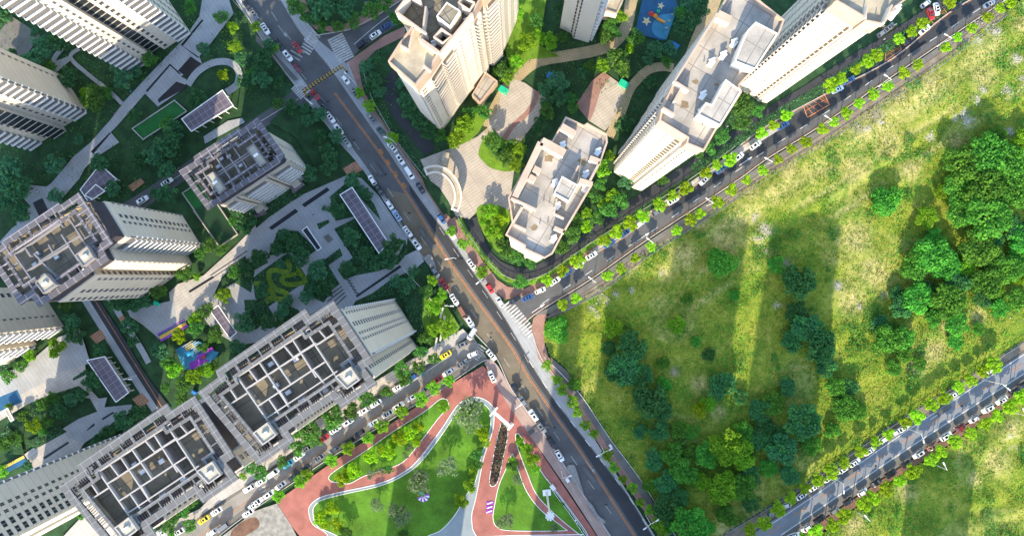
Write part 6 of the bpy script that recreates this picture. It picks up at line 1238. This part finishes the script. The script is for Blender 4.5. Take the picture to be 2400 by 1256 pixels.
# topiary lumps and blue tents, recycling huts
for t_,x,y,m_,lb,s in (('c',780,597,'green_toy','green covered table tennis stand by the brick edged terrace',3.4),('b',1735,640,'green_toy','green stall by the stained roof tower podium',3.2),('c',275,545,'tent_blue','dark blue kiosk among the trees above the pale terrace',3.2),('c',1130,330,'tent_blue','dark blue kiosk among the trees below the blue playground',3.2),('j',1165,110,'tent_blue','blue parasol beside the park street',1.6),('i',1370,245,'tent_blue','blue bin between the two gridded towers',1.6),('e',1110,875,'green_toy','green playhouse in the hedge left of the pale plaza',2.0)):
    (x,y),=T(t_,[(x,y)]); p=wpt(x,y); m=MB(); m.box(p[:2],(.85,-.5),s,s*.6,0,1.6,m_); m.box(p[:2],(.85,-.5),s*1.12,s*.7,1.6,1.72,m_); o=m.build('kiosk'); tag(o,lb,'kiosk')
# playground pieces on the blue floor
def toy(t_,x,y,m_,lb,cat,fn):
    (x,y),=T(t_,[(x,y)]); p=wpt(x,y); t=thing(cat.replace(' ','_'),lb,cat,(p.x,p.y,0)); fn(t,p,m_)
def slide(t,p,m_):
    for i,(dx,dy,r_) in enumerate(((-1.6,.8,1.0),(0,0,.9),(1.0,1.8,.7))):
        b=MB(); b.tube((p.x+dx,p.y+dy,1.6),(p.x+dx,p.y+dy,3.2),r_,.1,['red_toy','orange_toy','green_toy'][i],8); b.tube((p.x+dx,p.y+dy,0),(p.x+dx,p.y+dy,1.6),.12,.12,'metal_grey'); b.build('turret',t)
    b=MB(); b.bar((p.x+.6,p.y-.6),(p.x+3.6,p.y-2.2),.8,.3,1.2,'orange_toy'); b.build('chute',t); b=MB(); b.bar((p.x-1.6,p.y+.8),(p.x,p.y),.9,1.2,1.4,'yellow_toy'); b.build('platform',t)
toy('c',1000,125,'','red and orange slide tower on the blue playground floor','slide tower',slide)
def rider(t,p,m_): b=MB(); b.tube((p.x-.5,p.y,.5),(p.x+.5,p.y,.6),.25,.2,m_); b.tube((p.x,p.y,0),(p.x,p.y,.5),.08,.08,'metal_grey'); b.build('seat',t)
for x,y,l_ in ((1125,108,'top'),(1100,150,'middle'),(1080,200,'bottom')): toy('c',x,y,'sand_star',f'{l_} spring rider near the right rim of the blue playground','spring rider',rider)
def frame(t,p,m_):
    for k in range(5): b=MB(); b.bar((p.x-5+k*1.1,p.y+2.5-k*.2),(p.x-1+k*1.1,p.y+5-k*.2),.12,2.3,2.42,'metal_white'); b.tube((p.x-5+k*1.1,p.y+2.5-k*.2,0),(p.x-5+k*1.1,p.y+2.5-k*.2,2.4),.07,.07,'metal_white'); b.build('rail',t)
    b=MB(); b.bar((p.x,p.y-1.5),(p.x+6,p.y+2),1.2,.8,1.6,'purple_toy'); b.build('tube_slide',t)
    for i,(dx,dy) in enumerate(((-3,0),(0,1),(2.5,-1))): b=MB(); b.box((p.x+dx,p.y+dy),(.8,.5),1.6,1.4,1.2,1.5,['cyan_toy','metal_grey','red_toy'][i]); b.tube((p.x+dx,p.y+dy,0),(p.x+dx,p.y+dy,1.2),.1,.1,'metal_grey'); b.build('platform',t)
toy('e',1390,1225,'','white railed climbing frame with purple tube slide on the multicoloured playground','climbing frame',frame)
# people on the garden paths
def person_mesh(top,bottom,seed):
    r=random.Random(seed); st=r.uniform(.1,.25)
    pts=[(0,0,.92),(0,0,1.15),(0,.01,1.38),(0,.01,1.50),(0,.02,1.62),(0,.02,1.74),(-.18,0,1.40),(-.24,.05,1.12),(-.20,.20,.92),(.18,0,1.40),(.24,-.05,1.12),(.22,.05,.88),(-.10,0,.86),(-.11,st,.48),(-.11,st*.6,.08),(-.11,st*.6+.14,.04),(.10,0,.86),(.11,-st*.6,.48),(.11,-st,.08),(.11,-st+.14,.04)]
    ed=[(0,1),(1,2),(2,3),(3,4),(4,5),(2,6),(6,7),(7,8),(2,9),(9,10),(10,11),(0,12),(12,13),(13,14),(14,15),(0,16),(16,17),(17,18),(18,19)]
    rad=[.15,.14,.16,.055,.105,.085,.065,.05,.035,.065,.05,.035,.10,.07,.045,.045,.10,.07,.045,.045]
    me=bpy.data.meshes.new('p'); me.from_pydata(pts,ed,[]); o=bpy.data.objects.new('p',me); COL.objects.link(o)
    s=o.modifiers.new('s','SKIN'); me.skin_vertices.new() if not me.skin_vertices else None
    for i,sv in enumerate(me.skin_vertices[0].data): sv.radius=(rad[i],rad[i]*.8); sv.use_root=(i==0)
    o.modifiers.new('u','SUBSURF').levels=1; dg=bpy.context.evaluated_depsgraph_get(); nm=bpy.data.meshes.new_from_object(o.evaluated_get(dg)); bpy.data.objects.remove(o)
    for k in (top,bottom,'skin','hair'): nm.materials.append(MATS[k])
    for pl_ in nm.polygons:
        c=pl_.center; pl_.material_index=3 if c.z>1.66 else 2 if c.z>1.5 or (abs(c.x)>.19 and c.z<1.05) else 0 if c.z>.95 else 1; pl_.use_smooth=True
    return nm
mat('skin',(.42,.26,.18),.6,.05); mat('hair',(.02,.015,.012),.6,.1)
for i,(t_,x,y,tp,bt,lb) in enumerate((('a',905,668,'red_toy','black_metal','person in a red top near the garden path below the top left slab tower'),('a',928,648,'cyan_toy','black_metal','person in a blue top beside the person in red on the garden path'),('a',792,788,'green_toy','black_metal','person in a green top at the edge of the long garden path'),('a',812,800,'purple_toy','metal_grey','person in a purple top stepping onto the long garden path'),('e',262,85,'cyan_toy','black_metal','person in pale blue walking on the path above the left mauve tower'),('e',275,95,'white_paint','black_metal','person in white beside the walker in pale blue'),('b',1745,655,'white_paint','tent_blue','person in white standing by the green stall'),('f',405,255,'black_metal','black_metal','person in dark clothes on the courtyard bench steps'),('l',1290,492,'white_paint','metal_grey','person in white crossing the lower road'),('l',30,100,'yellow_toy','black_metal','person in yellow on the far lower verge'))):
    (x,y),=T(t_,[(x,y)]); p=wpt(x,y,1); o=bpy.data.objects.new('person',person_mesh(tp,bt,i)); COL.objects.link(o); o.location=(p.x,p.y,LV[0]+.01); o.rotation_euler=(0,0,i*1.3); tag(o,lb,'person')
# pavement fences
def fence(px,h,label,m_='metal_white',posts=3.0,sm=True):
    c=smooth(W2(px),False,4) if sm else W2(px); p0=c[0]; t=thing('fence',label,'fence',(p0[0],p0[1],0)); b=MB()
    for i in range(len(c)-1): b.bar(c[i],c[i+1],.12,h-.15,h,m_); b.bar(c[i],c[i+1],.10,.25,.4,m_)
    b.build('rail',t); b=MB(); s=0; cnt=0
    for i in range(len(c)-1):
        A,B_=Vector(c[i]),Vector(c[i+1]); L_=(B_-A).length; k=max(1,int(L_/posts))
        for j in range(k): q=A+(B_-A)*(j/k); b.box(q,(B_-A),.14,.14,0,h+.05,m_)
    o=b.build('post',t); o['kind']='stuff'
fence([(1284,742),(1400,690),(1520,600),(1660,510),(1815,408),(1930,338),(2070,245),(2210,150),(2360,35)],1.6,'long pale fence between the field and the slanting road','metal_grey')
fence([(1275,835),(1320,880),(1365,930),(1430,1028),(1500,1122),(1580,1250)],2.0,'pale fence between the field and the main road path')
fence([(1700,1245),(1890,1130),(2080,1000),(2220,912),(2400,797)],1.8,'rough grey fence between the field and the lower road','metal_grey')
fence([(1072,508),(1100,552),(1150,618),(1190,650),(1240,655),(1295,632),(1380,572),(1470,515),(1600,432),(1720,345)],1.8,'low cream fence round the corner of the cream estate','kerb_stone')
fence([(545,0),(620,85),(690,165)],1.8,'dark fence west of the top of the main road','metal_grey'); fence([(850,150),(866,215),(905,290),(940,345),(1000,420)],1.8,'cream fence behind the brick pavement','kerb_stone')
fence([(930,920),(1000,870),(1060,830)],1.5,'pale fence between the park street and the gridded tower garden'); fence(T('f',[(1040,640),(1180,790),(1260,890)]),1.6,'short white wall by the corner garden','white_paint')
for i,q in enumerate((T('f',[(1310,905),(1290,980)]),T('f',[(1322,965),(1290,1140)]),T('f',[(1268,1115),(1250,1210)]))):
    A,B_=W2(q,2.4); m=MB(); m.bar(A,B_,.6,0,2.4,'cladding_warm'); o=m.build('garden_wall'); tag(o,('upper','middle','lower')[i]+' free standing pale garden wall on the bright corner lawn','wall','free standing walls on the corner lawn')
